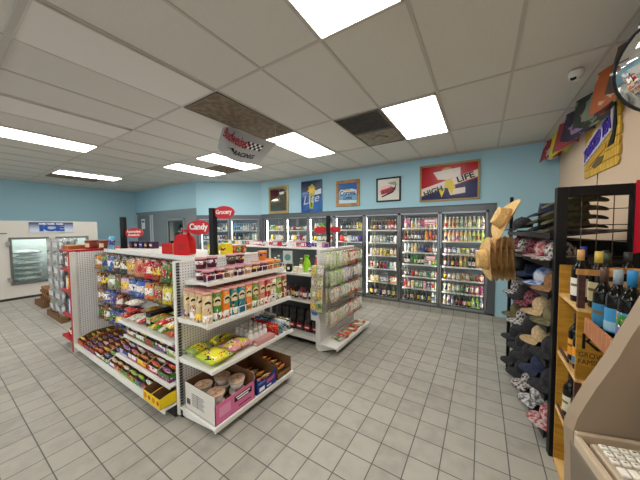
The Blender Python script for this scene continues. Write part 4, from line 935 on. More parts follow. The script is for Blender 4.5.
# ================================================================ second gondola and its end cap of clear hanging packets
G2X0, G2X1, G2Y = -4.6, -1.88, 3.38
G2 = thing('gondola_shelving', 'second gondola behind the near end cap, with open grey backed shelves', 'shelving', None, None)
b = MB(); b.box(G2X0, G2Y-.02, .05, G2X1, G2Y+.02, 1.34); part('back_panel', G2, b, [plain('gondola_grey', (84, 92, 98), .6)])
for x in (G2X0+.02, -3.2, G2X1-.02):
    b = MB(); b.box(x-.018, G2Y-.04, 0, x+.018, G2Y+.04, 1.35); part('upright', G2, b, [SHB])
b = MB(); b.box(G2X1-.03, 2.87, 0, G2X1, 2.9, .65); part('corner_post', G2, b, [SHB])
b = MB(); b.box(G2X0, 2.96, 0, G2X1, 2.98, .09); part('kick_plate', G2, b, [plain('kick_dark2', (40, 40, 42), .6)])
shelf_part(G2, G2X0, 2.87, G2X1, G2Y-.02, .14, '-y', .05, name='base_deck')
shelf_part(G2, G2X0, 2.87, G2X1-.03, G2Y-.02, .64, '-y'); shelf_part(G2, G2X0, 2.87, G2X1-.03, G2Y-.02, 1.02, '-y')
b = MB(); b.box(G2X0, 3.2, 1.335, G2X1, 3.6, 1.36); part('top_deck', G2, b, [SHB], bevel=.003)
for k in range(26):
    c = [(226, 130, 170), (120, 60, 140), (236, 220, 226), (200, 60, 110), (226, 226, 230)][(k*3) % 5] if k > 8 else [(226, 224, 226), (200, 196, 206), (214, 180, 190)][k % 3]
    o = link('snack_box', CARTN, None, T(-4.5+.1*k, 3.3, 1.361) @ Matrix.Diagonal((1, 1, .55, 1)), jit(c)); tag(o, 'small %s box, %s in the row along the top of the second gondola' % (cname(c), ORD[k]), 'box', 'small boxes on the second gondola top')
# goods on its upper shelf
t = thing('shelf_tag', 'white and teal price stand on the second gondola shelf', 'sign', None, T(-2.5, 3.0, 1.021, 0, 0, .35))
b = MB(); b.box(-.075, -.002, .1, .075, .004, .3); part('card', t, b, [plain('tag_white', (226, 232, 232), .5)]); b = MB(); b.prism(ngon(0, .2, .05, .05), -.004, -.002, 'y'); part('round_print', t, b, [plain('tag_teal', (110, 160, 170), .5)])
b = MB(); b.box(-.05, -.03, 0, .05, .03, .008); b.box(-.006, -.004, .008, .006, .004, .12); part('stand', t, b, [CHROME])
t = thing('mug_box', 'black mug with a white mark on the second gondola shelf', 'mug', None, T(-2.42, 2.93, 1.021)); 
b = MB(); b.lathe([(.042, 0), (.045, .006), (.045, .11), (.041, .11), (.04, .02)], 18, caps=(True, True)); part('mug_body', t, b, [BLACKP]); t.name = 'black_mug'
b = MB(); b.tube([(.04, 0, .09), (.075, 0, .085), (.078, 0, .04), (.042, 0, .025)], .007, 7); part('handle', t, b, [BLACKP])
b = MB(); b.surf(lambda u, v: (.0458*math.cos(-PI/2+.5+(u-.5)*.8), .0458*math.sin(-PI/2+.5+(u-.5)*.8), .035+.04*v), 5, 1); part('printed_mark', t, b, [INKWHITE])
for k, (x, y, h) in enumerate(((-2.3, 2.94, .085), (-2.22, 2.95, .08), (-2.02, 2.95, .085), (-1.95, 2.94, .085))):
    box('snack_box', x, y, 1.021, .07, .07, h, (222, 220, 206), 'small cream box, %s of four along the front of the second gondola shelf' % ORD[k])
t = thing('lime_bottle', 'lime green spray bottle standing on the second gondola shelf', 'bottle', None, T(-2.16, 3.03, 1.021))
b = MB(); b.lathe([(.05, 0), (.055, .01), (.055, .12), (.04, .17), (.02, .2), (.018, .215)], 16); part('bottle', t, b, [plain('lime_plastic', (150, 206, 40), .3)])
b = MB(); b.box(-.04, -.015, .215, .03, .015, .25); b.box(-.045, -.01, .18, -.033, .01, .225); part('trigger', t, b, [plain('lime_trigger', (130, 190, 40), .4)])
for k, (x, y, c, h) in enumerate(((-2.62, 3.1, (226, 206, 50), .2), (-2.53, 3.12, (60, 120, 70), .22), (-2.7, 3.02, (60, 140, 140), .22), (-2.35, 3.15, (120, 110, 60), .18), (-2.28, 3.16, (80, 140, 70), .2), (-2.06, 3.14, (206, 60, 60), .24), (-1.985, 3.17, (60, 100, 160), .22), (-1.92, 3.1, (150, 180, 200), .24), (-2.8, 3.05, (230, 140, 50), .18))):
    o = link('drink_bottle', BOT[0], None, T(x, y, 1.021) @ Matrix.Diagonal((1.1, 1.1, h/.215, 1)), c); tag(o, '%s bottle at the back of the second gondola shelf, %s of the cluster' % (cname(c), ORD[k]), 'bottle', 'bottles on the second gondola shelf')
for k in range(10):
    x = -2.62+.078*k
    o = link('drink_bottle', BOT[1], None, T(x, 2.96+.03*(k % 2), .641) @ Matrix.Diagonal((1.1, 1.1, .85, 1)), [(120, 40, 50), (40, 30, 36), (150, 60, 70)][k % 3]); tag(o, 'dark red bottle, %s in the row on the middle shelf of the second gondola' % ORD[k], 'bottle', 'dark bottles on the second gondola')
o = thing('black_tool', 'black handled brush lying on the middle shelf front edge', 'brush', None, T(-2.5, 2.91, .9, 0, 0, .1)) if False else None
for k in range(6):
    x = -2.68+.142*k
    t = thing('charcoal_bag', 'black bag with red panel, %s on the bottom deck of the second gondola' % ORD[k], 'bag', 'black bags on the second gondola', T(x, 3.0, .142, 0, 0, 0))
    part('bag', t, pillow(.13, .34, .11, hang=False).mesh('bag', [speckle('bag_black', (20, 20, 22), (56, 52, 54), 18, .35)], True), None, T(0, 0, .17))
    b = MB(); b.surf(lambda u, v: (-.045+.09*u, -.0565-.004*math.sin(PI*u), .05+.07*v), 6, 3); part('red_panel', t, b, [plain('panel_red2', (190, 36, 50), .4)])
    b = MB(); b.surf(lambda u, v: (-.035+.07*u, -.0605-.004*math.sin(PI*u), .075+.018*v), 6, 1); part('white_print', t, b, [INKWHITE])
# end cap 2
E2X = -1.83
E2 = thing('endcap_shelving', 'far white end cap hung with rows of clear candy packets', 'shelving', None, None)
b = MB(); b.box(E2X-.02, 2.86, .06, E2X, 3.9, 1.35); part('pegboard', E2, b, [PEGX])
for y in (2.83, 3.9):
    b = MB(); b.box(E2X-.026, y, .0, E2X+.012, y+.03, 1.37); part('post', E2, b, [SHB])
b = MB(); b.box(E2X-.026, 2.86, 1.35, E2X+.012, 3.9, 1.375); part('top_rail', E2, b, [SHB])
shelf_part(E2, E2X, 2.8, -1.545, 3.92, .115, '+x', .045, name='base_shelf')
b = MB(); b.prism([(E2X, .09), (E2X, .0), (E2X+.03, .0), (-1.62, .07), (-1.62, .09)], 2.835, 2.85, 'y'); part('bracket', E2, b, [SHB])
H2 = MB(); H2.tube([(-.01, 0, 0), (.2, 0, -.002), (.215, 0, .016)], .0028, 5); H2M = H2.mesh('peg_hook', [CHROME])
BAGP = pillow(.105, .17, .03).mesh('candy_packet', [PALEFILM], True)
P2 = [[(206, 216, 160), (190, 206, 130), (214, 220, 190), (190, 204, 120), (226, 220, 206), (206, 130, 110), (210, 110, 90), (200, 60, 50), (110, 140, 90), (150, 170, 120)],
      [(206, 214, 190), (190, 206, 150), (170, 204, 110), (190, 196, 190), (206, 206, 206), (150, 150, 180), (90, 96, 140), (190, 120, 100), (200, 204, 210), (170, 190, 210)],
      [(206, 180, 160), (200, 160, 140), (196, 170, 150), (150, 190, 130), (170, 196, 150), (206, 140, 90), (210, 130, 90), (220, 100, 50), (200, 170, 150), (206, 190, 170)],
      [(214, 206, 180), (210, 200, 180), (214, 206, 170), (206, 200, 190), (206, 196, 160), (206, 170, 150), (200, 120, 100), (206, 160, 130), (206, 150, 120), (180, 170, 150)]]
for r, z in enumerate((1.335, 1.1, .87, .56)):
    for k in range(12):
        y = 2.885+.086*k
        rq = R.uniform(-.2, .02); tq = R.uniform(-.08, .02)
        part('peg_hook', E2, H2M, None, T(E2X, y, z))
        for j in range(2):
            c = P2[r][int(k*10/12)]
            o = link('candy_packet', BAGP, None, T(E2X+.17-.075*j, y+R.uniform(-.004, .004), z-.012, 0, tq, PI/2+rq) @ Matrix.Diagonal((.8, 1, 1.22, 1)), jit(c))
            tag(o, '%s candy packet, %s on %s peg, %s row of far end cap' % (cname(c), ('front', 'rear')[j], ORD[k], RN[r]), 'candy', 'candy packets on the far end cap')
for k in range(7):
    c = [(220, 200, 190), (206, 80, 70), (226, 110, 40), (230, 120, 50), (206, 60, 60), (226, 200, 180), (230, 130, 60)][k]
    put('candy_packet', BAGS, T(-1.66+.02*(k % 2), 3.05+.13*k, .135, PI/2, 0, PI/2+R.uniform(-.4, .4)) @ T(0, 0, .08), c, '%s candy packet lying on the base shelf of the far end cap, %s along' % (cname(c), ORD[k]), 'candy', 'candy packets lying on the far base shelf')
# strip of packets and a blue printed card hanging on its side
for k in range(4):
    for j in range(2):
        put('candy_packet', BAGS, T(E2X-.04+.09*j, 2.795-.012*k, 1.17-.15*k, 0, 0, R.uniform(-.1, .1)), [(196, 214, 150), (206, 200, 190), (190, 204, 150), (214, 190, 180)][(k+j) % 4], '%s packet clipped to the side of the far end cap, %s from the top' % (('pale green', 'pale')[j], ORD[k]), 'candy', 'packets clipped on the side strip')
t = thing('hang_card', 'white card with a blue oval hanging on the side of the far end cap', 'sign', None, frame((E2X-.03, 2.775, .55), (1, 0, 0), (0, 0, 1)))
b = MB(); b.box(-.06, -.12, 0, .06, .12, .003); part('card', t, b, [plain('card_white', (222, 226, 230), .5)]); b = MB(); b.prism(ngon(0, -.02, .052, .03), .003, .004, 'z'); part('blue_oval', t, b, [plain('oval_blue', (60, 130, 196), .4)])
b = MB(); b.box(-.04, .06, .003, .03, .07, .004); b.box(-.04, .035, .003, .02, .043, .004); part('print_bars', t, b, [INKBLACK])
sign_pole(-2.07, 3.5, 1.361, 1.86, 'aisle sign pole on the second gondola with red ovals', [(-.125, 1.635, .11, .055, []), (.11, 1.64, .09, .05, [])], .4)
# ================================================================ ice freezer along the left wall
FX = -9.4
fw = plain('freezer_white', (214, 210, 204), .45)
F = thing('ice_freezer', 'long white walk-in ice freezer with glass doors against the blue wall', 'freezer', None, None)
b = MB()
for y0, y1, z0, z1 in ((-1.6, 2.75, 1.5, 1.9), (-1.6, 2.75, 0.06, .36), (-1.6, 1.1, .36, 1.5), (1.76, 1.88, .36, 1.5), (2.54, 2.75, .36, 1.5)): b.box(FX-.08, y0, z0, FX, y1, z1)
b.box(-10.58, 2.67, .06, FX-.08, 2.75, 1.9); b.box(-10.58, -1.6, 1.83, FX-.08, 2.67, 1.9); b.box(-10.58, -1.6, .06, FX-.08, 2.67, .12)
part('cabinet', F, b, [fw])
b = MB(); b.box(-10.5, -1.6, 0, FX-.02, 2.74, .06); part('plinth', F, b, [plain('plinth_dark', (60, 58, 56), .6)])
b = MB(); b.box(FX, -1.6, 1.585, FX+.012, 1.08, 1.61); part('bumper_rail', F, b, [plain('rail_grey', (110, 110, 110), .5)])
b = MB(); b.box(-10.2, .6, .12, -10.15, 2.66, 1.83); part('inner_lining', F, b, [plain('lining_ice', (206, 214, 212), .5)])
b = MB(); b.box(FX-.16, 1.0, 1.76, FX-.1, 2.6, 1.8); part('lamp', F, b, [emit('freezer_lamp', (236, 246, 242), 18)])
for k, (y0, y1) in enumerate(((1.1, 1.76), (1.88, 2.54))):
    b = MB(); 
    for a0, a1, c0, c1 in ((y0, y0+.045, .36, 1.5), (y1-.045, y1, .36, 1.5), (y0+.045, y1-.045, .36, .42), (y0+.045, y1-.045, 1.45, 1.5)): b.box(FX-.02, a0, c0, FX+.03, a1, c1)
    d = part('door_frame', F, b, [plain('ice_door_frame', (128, 130, 128), .35, .6)], bevel=.004)
    b = MB(); b.add([(FX+.005, y0+.045, .42), (FX+.005, y1-.045, .42), (FX+.005, y1-.045, 1.45), (FX+.005, y0+.045, 1.45)], [(0, 1, 2, 3)]); part('glass_pane', d, b, [GLASS])
    for z in (1.35, .5):
        b = MB(); b.box(FX-.01, y0-.05, z-.05, FX+.045, y0+.01, z+.05); part('hinge', d, b, [ALU])
    b = MB(); b.box(FX+.03, y1-.04, .8, FX+.06, y1-.01, 1.1); part('handle', d, b, [ALU])
ICEM = speckle('ice_bag_film', (186, 204, 204), (232, 240, 238), 22, .3)
IB = pillow(.52, .34, .13, 8, 6, False).mesh('ice_bag', [ICEM], True)
for k, yc in enumerate((1.43, 2.21)):
    for j in range(8):
        put('ice_bag', IB, T(FX-.36+R.uniform(-.02, .02), yc+R.uniform(-.015, .015),   .192+.132*j, PI/2, 0, PI/2), None, 'clear bag of ice, %s from the bottom behind the %s freezer door' % (ORD[j], ('full', 'partly hidden')[k]), 'ice bag', 'bags of ice in the freezer')
t = thing('ice_sign', 'blue and white sign reading ICE on the front of the freezer', 'sign', None, frame((FX+.002, 1.83, 1.74), (0, 1, 0), (0, 0, 1)))
m, nt, bb = newmat('ice_sign_blue'); N = nt.nodes.new; tc = N('ShaderNodeTexCoord'); sp = N('ShaderNodeSeparateXYZ'); cr = N('ShaderNodeValToRGB')
nt.links.new(tc.outputs['Generated'], sp.inputs[0]); nt.links.new(sp.outputs[1], cr.inputs[0]); nt.links.new(cr.outputs[0], bb.inputs['Base Color'])
cr.color_ramp.elements[0].color = S(206, 216, 232); cr.color_ramp.elements[0].position = .25; cr.color_ramp.elements[1].color = S(28, 40, 110); cr.color_ramp.elements[1].position = .95
b = MB(); b.box(-.4, -.13, 0, .4, .13, .02); part('panel', t, b, [m])
LB2 = plain('ice_lettering', (40, 84, 170), .4)
part('lettering', t, text_mesh('ICE', .46, .19, LB2, .004, 0, .07), None, T(0, -.005, .022))
b = MB()
for x in (-.17, -.03, .13): b.prism([(x-.07, .06), (x+.07, .06), (x+.08, .09), (x+.03, .105), (x-.02, .095), (x-.07, .1)], .021, .027, 'z')
for i, x in enumerate((-.17, -.02, .14)):
    b = MB(); b.prism([(x-.065, .076), (x+.065, .076), (x+.07, .092), (x+.03, .108), (x-.02, .098), (x-.065, .104)], .021, .0275, 'z'); part('snow_cap', t, b, [INKWHITE])
# ================================================================ water cases and firewood in the aisle
FILM_ = speckle('shrink_film', (150, 156, 164), (214, 218, 222), 16, .2)
def water_case(x, y, z, label, w=.4, d=.28, h=.22):
    t = thing('water_case', label, 'water case', 'cases of bottled water', T(x, y, z, 0, 0, R.uniform(-.04, .04)))
    b = MB()
    for i in range(5):
        for j in range(3):
            b.lathe([(.036, 0), (.037, .01), (.037, h*.65), (.014, h*.88), (.014, h*.97)], 8, 0, c=(-w/2+.04+i*.08, -d/2+.046+j*.094))
    part('bottle_pack', t, b, [plain('water_clear', (206, 210, 212), .2)]); t.children[0]['kind'] = 'stuff'
    b = MB()
    def f(u, v):
        a = u*2*PI; k = 4; cx = math.copysign(abs(math.cos(a))**.35, math.cos(a)); sy = math.copysign(abs(math.sin(a))**.35, math.sin(a))
        s = 1-.08*v**3; return (cx*w/2*s*1.01, sy*d/2*s*1.01, h*v*(1+.02*math.sin(7*a)))
    b.surf(f, 28, 5); part('shrink_wrap', t, b, [glass('wrap_film', (236, 238, 240), 2.6)])
    b = MB(); b.box(-w*.3, -d/2-.006, h*.3, w*.3, -d/2-.002, h*.7); part('printed_label', t, b, [plain('water_label', (206, 206, 206), .4)])
PAL = plain('pallet_wood', (120, 90, 62), .8)
def pallet(x, y, label, w=.9, d=.9):
    t = thing('pallet', label, 'pallet', None, T(x, y, 0)); 
    for k in range(3):
        b = MB(); yy = -d/2+.05+k*(d-.1)/2; b.box(-w/2, yy-.05, 0, w/2, yy+.05, .09); part('runner', t, b, [PAL])
    b = MB()
    for k in range(6): xx = -w/2+.06+k*(w-.12)/5; b.box(xx-.055, -d/2, .0905, xx+.055, d/2, .11)
    part('deck_slat', t, b, [PAL])
pallet(-6.75, 1.72, 'low wooden pallet under the stacked water cases', .95, .9)
for r in range(6):
    for i in range(2):
        for j in range(2):
            if r == 5 and j == 1: continue
            water_case(-6.98+.44*i, 1.44+.36*j, .112+.235*r, 'shrink wrapped water case, %s layer, %s and %s of the stack' % (ORD[r], ('front', 'back')[j], ('outer side', 'gondola side')[i]))
pallet(-8.2, 1.62, 'wooden pallet carrying brown bundles beside the freezer', .7, .6)
b = MB()
WB = speckle('split_wood', (110, 74, 44), (170, 124, 80), 10, .85, (1, 6, 1)); WE = plain('wood_end', (190, 150, 104), .8)
for k in range(8):
    t = thing('firewood_bundle', 'brown wrapped firewood bundle, %s of the %s layer on the pallet' % (ORD[k % 4], ('lower', 'upper')[k//4]), 'firewood', 'firewood bundles', T(-8.42+.15*(k % 4), 1.62, .111+.15*(k//4)))
    b = MB()
    for q, (u, v) in enumerate(((-.03, .035), (.035, .036), (-.03, .105), (.03, .1), (0, .07))):
        b.M = T(u, -.22+.01*q, v, -PI/2) @ T(0, 0, 0, 0, 0, .3*q); b.lathe([(.034, 0), (.034, .42)], 6, 0, smooth=False)
    part('logs', t, b, [WB]); 
    b = MB(); b.box(-.072, -.06, .0, .072, .06, .142); part('paper_band', t, b, [plain('kraft', (160, 120, 80), .8)])
# ================================================================ hat rack along the right wall
HR = Matrix(((.992, -.127, 0, .43), (.127, .992, 0, 2.42), (0, 0, 1, 0), (0, 0, 0, 1)))     # x to the wall, y along the rack
t = thing('hat_rack', 'tall black metal rack of sloping shelves full of hats and caps', 'rack', None, HR)
RKW, RKL, RKH = .43, 1.27, 1.93
b = MB()
b.box(0, -.05, 0, .06, 0, RKH); b.box(RKW-.06, -.05, 0, RKW, 0, RKH); b.box(.06, -.05, RKH-.07, RKW-.06, 0, RKH); b.box(.06, -.05, .1, RKW-.06, 0, .15); b.box(.06, -.05, .9, RKW-.06, 0, .94)
part('end_frame', t, b, [BLACK], bevel=.004)
b = MB(); gw = plain('grid_wire', (70, 58, 44), .5, .3)
for k in range(5): b.tube([(.06+.078*k, -.025, .15), (.06+.078*k, -.025, 1.87)], .0028, 5)
for k in range(17): b.tube([(.05, -.025, .2+.105*k), (RKW-.05, -.025, .2+.105*k)], .0028, 5)
part('wire_grid', t, b, [gw])
b = MB(); b.box(0, RKL-.03, 0, .03, RKL, 2.0); part('post', t, b, [BLACK]); b = MB(); b.box(RKW-.03, RKL-.03, 0, RKW, RKL, 2.0); part('post', t, b, [BLACK])
b = MB(); b.box(.07, RKL-.02, .1, RKW-.03, RKL-.005, 1.62); part('end_panel', t, b, [BLACK])
b = MB(); b.box(RKW-.012, 0, .05, RKW, RKL-.03, 1.55); part('back_panel', t, b, [BLACK])
HZ = [.1, .38, .64, .89, 1.14, 1.37, 1.58]
for z in HZ:
    b = MB(); b.prism([(-.01, z), (RKW-.012, z+.05), (RKW-.012, z+.058), (-.01, z+.008)], .0, RKL-.03, 'y'); so = part('shelf', t, b, [plain('shelf_black', (36, 36, 40), .5)])
    b = MB(); b.box(-.018, 0, z-.01, -.01, RKL-.03, z+.03); part('front_lip', so, b, [BLACK])
b = MB(); b.tube([(.0, .635, 1.37), (-.1, .637, 1.365), (-.18, .639, 1.37)], .006, 6); part('hat_hook', t, b, [CHROME]) 
# hats
def cap_mesh():
    b = MB(); n = 16
    b.lathe([(.088, 0), (.092, .03), (.085, .07), (.062, .1), (.03, .116), (.001, .12)], n, 0, caps=(False, False))
    return b
CAPC = cap_mesh()
CAPB = MB(); CAPB.lathe([(.01, .117), (.009, .124), (.001, .126)], 8, caps=(True, False))
def vis(u, v):
    a = (u-.5)*1.8; r = .09+.085*v*(1-.28*(2*u-1)**2); return (r*math.sin(a), -r*math.cos(a), -.012*(2*u-1)**2*(.4+.6*v)-.008*v+.006)
CAPV = MB(); CAPV.surf(vis, 10, 4); CAPV.surf(lambda u, v: tuple(Vector(vis(u, v))-Vector((0, 0, .004))), 10, 4)
PAT = {}
def fabric(kind):
    if kind in PAT: return PAT[kind]
    spec = {'camo': ((70, 66, 44), (112, 104, 70), 16), 'leo': ((196, 190, 186), (24, 22, 26), 44), 'red': ((180, 176, 176), (160, 28, 42), 40), 'black': ((22, 22, 26), (44, 44, 50), 40), 'navy': ((28, 34, 56), (44, 52, 84), 40), 'olive': ((84, 82, 54), (104, 100, 66), 40), 'tan': ((176, 150, 110), (206, 180, 140), 60), 'white': ((206, 206, 204), (80, 80, 86), 26), 'pink': ((170, 90, 104), (40, 26, 34), 44), 'straw': ((196, 158, 98), (222, 186, 126), 90), 'blue': ((50, 90, 160), (200, 206, 214), 14), 'brown': ((120, 84, 50), (146, 106, 66), 50)}[kind]
    PAT[kind] = speckle('fabric_'+kind, spec[0], spec[1], spec[2], .85); return PAT[kind]
def ball_cap(M, kind, label, vk=None):
    o = thing('ball_cap', label, 'cap', 'caps on the hat rack', M)
    part('crown', o, CAPC.mesh('crown', [fabric(kind)]), None); part('visor', o, CAPV.mesh('visor', [fabric(vk or kind)]), None); part('button', o, CAPB.mesh('button', [fabric(vk or kind)]), None); return o
def brim_hat(M, kind, label, band=(40, 50, 90), R_=.17, curl=.035, name='brim_hat', crown_h=.11, grp='hats on the hat rack'):
    o = thing(name, label, 'hat', grp, M)
    def crown(u, v):
        a = 2*PI*u; rr = .09-.026*v; z = crown_h*min(1, v*1.25)
        if v > .8: rr *= (1-v)/.2; z = crown_h-.022*math.cos(a)**2*0-.03*((1-rr/.068) if rr < .068 else 0)*1.0
        return (rr*1.02*math.cos(a)*.9, rr*1.18*math.sin(a), z-(.018*abs(math.cos(a))*v if v <= .8 else .012*v))
    b = MB(); b.surf(crown, 24, 10); part('crown', o, b, [fabric(kind)])
    def brim(u, v):
        a = 2*PI*u; r = .093+(R_-.093)*v
        return (r*.92*math.cos(a), r*1.08*math.sin(a), curl*v*v*(math.cos(a)**2*1.6-.5))
    b = MB(); b.surf(brim, 32, 6); b.surf(lambda u, v: tuple(Vector(brim(u, v))-Vector((0, 0, .004))), 32, 6); part('brim', o, b, [fabric(kind)])
    b = MB(); b.surf(lambda u, v: ((.0915-.004*v)*.93*math.cos(2*PI*u), (.0915-.004*v)*1.18*math.sin(2*PI*u), .003+.02*v), 24, 1); part('hat_band', o, b, [plain('hat_band_%d%d%d' % band, band, .7)]); return o
def on_rack(y, z, x=.12, tilt=0, rz=0): return HR @ T(x, y, z, 0, -.1, 0) @ T(0, 0, 0, tilt, 0, rz-PI/2)
ROWS = [
 ['red', 'white', 'leo', 'black', 'black'], ['black', 'navy', 'black', 'black', 'black'], ['black', 'tan', 'black', 'leo', 'camo'],
 ['camo', 'tan', 'pink', 'black', 'leo'], ['brown', 'blue', None, None, 'black'], ['leo', 'red', 'pink', 'leo', 'pink'], [None, None, None, None, 'black']]
RNM = ['lowest', 'second lowest', 'third lowest', 'middle', 'third highest', 'second highest', 'top']
for s, row in enumerate(ROWS):
    for k, kd in enumerate(row):
        if kd is None: continue
        ball_cap(on_rack(.13+.245*k, HZ[s]+.066, .09, 0, R.uniform(-.1, .1)), kd, '%s cap, %s from wire grid, front row, %s hat shelf' % ({'leo': 'black and white speckled', 'red': 'red patterned'}.get(kd, kd), ORD[k], RNM[s]))
brim_hat(on_rack(.76, HZ[4]+.055, .13), 'navy', 'wide navy brimmed hat with blue band on the hat rack', (60, 84, 140), .2, .02)
TOPS = [(.25, 1.645, 'camo', 'camouflage'), (.25, 1.71, 'olive', 'olive'), (.25, 1.775, 'camo', 'camouflage'), (.25, 1.84, 'olive', 'olive'), (.64, 1.645, 'black', 'black'), (.64, 1.71, 'camo', 'camouflage'), (.64, 1.775, 'navy', 'navy')]
for k, (y, z, kd, nm) in enumerate(TOPS):
    brim_hat(on_rack(y, z, .19), kd, '%s brimmed hat, %s from bottom of %s stack topping the hat rack' % (nm, ORD[k if k < 4 else k-4], ('near', 'middle')[k > 3]), (50, 46, 34), .175, .03)
# straw hats hung at the front of the rack
def axis_frame(o, n, up=(0, 0, 1)):
    n = Vector(n).normalized(); u = Vector(up); r = u.cross(n).normalized(); u = n.cross(r); M = Matrix((r, u, n)).transposed().to_4x4(); M.translation = o; return M
for k in range(5):
    o = Vector((.055+.045*k, 3.0+.0122*k, 1.345+.0028*k))
    brim_hat(axis_frame(o, (-.96, -.26, -.06)), 'straw', 'tan straw hat, %s in the hanging stack, counted from the cooler side' % ORD[k], (176, 140, 88), .2, .03, 'straw_hat', .105, 'straw hats hanging on the rack')
brim_hat(axis_frame(Vector((.19, 3.0, 1.735)), (-.86, -.28, .42)), 'straw', 'single straw hat tilted above the hanging stack of straw hats', (176, 136, 86), .195, .03, 'straw_hat', .105)
# small rack of folded shirts between the hats and the cooler wall
t = thing('shirt_rack', 'dark narrow rack of folded blue and teal shirts by the cooler corner', 'rack', None, T(.42, 3.86, 0))
for x, y in ((0, 0), (.5, 0), (0, .9), (.5, .9)):
    b = MB(); b.box(x, y, 0, x+.03, y+.03, 1.5); part('post', t, b, [BLACK])
for z in (.12, .48, .84, 1.2, 1.47):
    b = MB(); b.box(0, 0, z-.015, .53, .93, z); part('shelf', t, b, [plain('shelf_black2', (32, 34, 38), .5)])
FC = [(40, 60, 110), (30, 90, 110), (36, 44, 80), (70, 110, 130), (110, 140, 110), (50, 80, 130)]
b = MB()
def fold(u, v):
    return (-.2+.4*u, -.14+.28*v, 0)
b = MB(); b.prism([(-.13, 0), (.13, 0), (.14, .02), (.13, .05), (-.13, .05), (-.14, .02)], -.19, .19, 'x'); FOLD = b.mesh('folded_shirt', [FOIL])
for s, z in enumerate((.12, .48, .84, 1.2)):
    for j in range(2):
        for k in range(4):
            c = FC[(s*2+j+k) % 6]
            put('folded_shirt', FOLD, T(.24, .25+.42*j, z+.001+.053*k) if False else T(.42+.23, 3.86+.26+.42*j, z+.001+.053*k), jit(c), '%s folded shirt, %s in %s pile, %s shelf by cooler corner' % (cname(c), ORD[k], ('near', 'far')[j], ('lowest', 'second', 'third', 'top')[s]), 'shirt', 'folded shirts by the cooler corner')

# ================================================================ wine display
BOXW = speckle('crate_pine', (160, 112, 24), (188, 138, 42), 5, .5, (1, 1, 8)); BOXP = speckle('crate_light', (206, 162, 96), (226, 186, 124), 5, .5, (8, 1, 1)); DKW = speckle('crate_dark', (62, 36, 28), (84, 50, 36), 6, .5, (1, 1, 8))
CX0, CX1, CY0, CY1 = .455, .84, 1.93, 2.34
t = thing('wine_crate', 'yellow pine wine crate tower with open cubbies and black lettering on its side', 'crate', None, None)
b = MB(); b.box(CX1-.015, CY0, 0, CX1, CY1, 1.2); part('back_panel', t, b, [DKW])
b = MB(); b.box(CX0, CY1-.016, 0, CX1-.015, CY1, 1.4); part('side_panel', t, b, [BOXW])
b = MB(); b.box(CX0, CY0, .81, CX1-.1, CY0+.016, 1.19); sp_ = part('side_panel', t, b, [BOXW], label='yellow side with black lettering')
for z in (.02, .4, .79, 1.19):
    b = MB(); b.box(CX0, CY0, z, CX1-.015, CY1-.016, z+.02); part('shelf_board', t, b, [BOXP])
b = MB(); b.box(CX0, CY0, .04, CX0+.03, CY0+.03, .79); part('corner_post', t, b, [DKW]); b = MB(); b.box(CX0, CY0, 1.21, CX0+.028, CY0+.028, 1.395); part('corner_post', t, b, [DKW])
b = MB(); b.box(CX0+.02, CY0, .04, CX1-.1, CY0+.016, .4); part('lower_side', t, b, [DKW])
for z in (.455, .845):
    b = MB(); b.box(CX0-.004, CY0+.14, z-.01, CX0+.004, CY0+.34, z+.012); part('retaining_bar', t, b, [DKW])
for wd, w, h, z in (('K', .075, .085, 1.03), ('GROVE', .1, .026, .955), ('FAMILY', .1, .026, .915)):
    part('lettering', sp_, text_mesh(wd, w, h, INKBLACK, .0006), None, T(CX0+.06, CY0-.001, z, PI/2))
# tray rail on top
b = MB()
def arc(y0, x0, x1, sag): return [(x0+(x1-x0)*k/10, y0+sag*math.sin(PI*k/10), 0) for k in range(11)]
RAILM = speckle('rail_wood', (168, 118, 62), (196, 146, 84), 6, .45, (8, 1, 1))
def rail(pts, z0, z1, w):
    b = MB()
    for i in range(len(pts)-1):
        p, q = Vector(pts[i]), Vector(pts[i+1]); d = (q-p).normalized(); n = Vector((-d.y, d.x, 0))*w/2
        b.add([p-n+Vector((0, 0, z0)), q-n+Vector((0, 0, z0)), q+n+Vector((0, 0, z0)), p+n+Vector((0, 0, z0)), p-n+Vector((0, 0, z1)), q-n+Vector((0, 0, z1)), q+n+Vector((0, 0, z1)), p+n+Vector((0, 0, z1))], [(3, 2, 1, 0), (4, 5, 6, 7), (0, 1, 5, 4), (1, 2, 6, 5), (2, 3, 7, 6), (3, 0, 4, 7)])
    return b
part('front_rail', t, rail([(CX0-.01, CY0+.005, 0), (CX0+.13, CY0+.005, 0)], 1.395, 1.425, .02), [RAILM])
part('back_rail', t, rail([(CX0+.125, CY0+.015, 0), (CX0+.15, CY0+.1, 0), (CX0+.21, CY0+.13, 0), (CX0+.27, CY0+.1, 0), (CX0+.3, CY0+.03, 0)], 1.4, 1.43, .02), [RAILM])
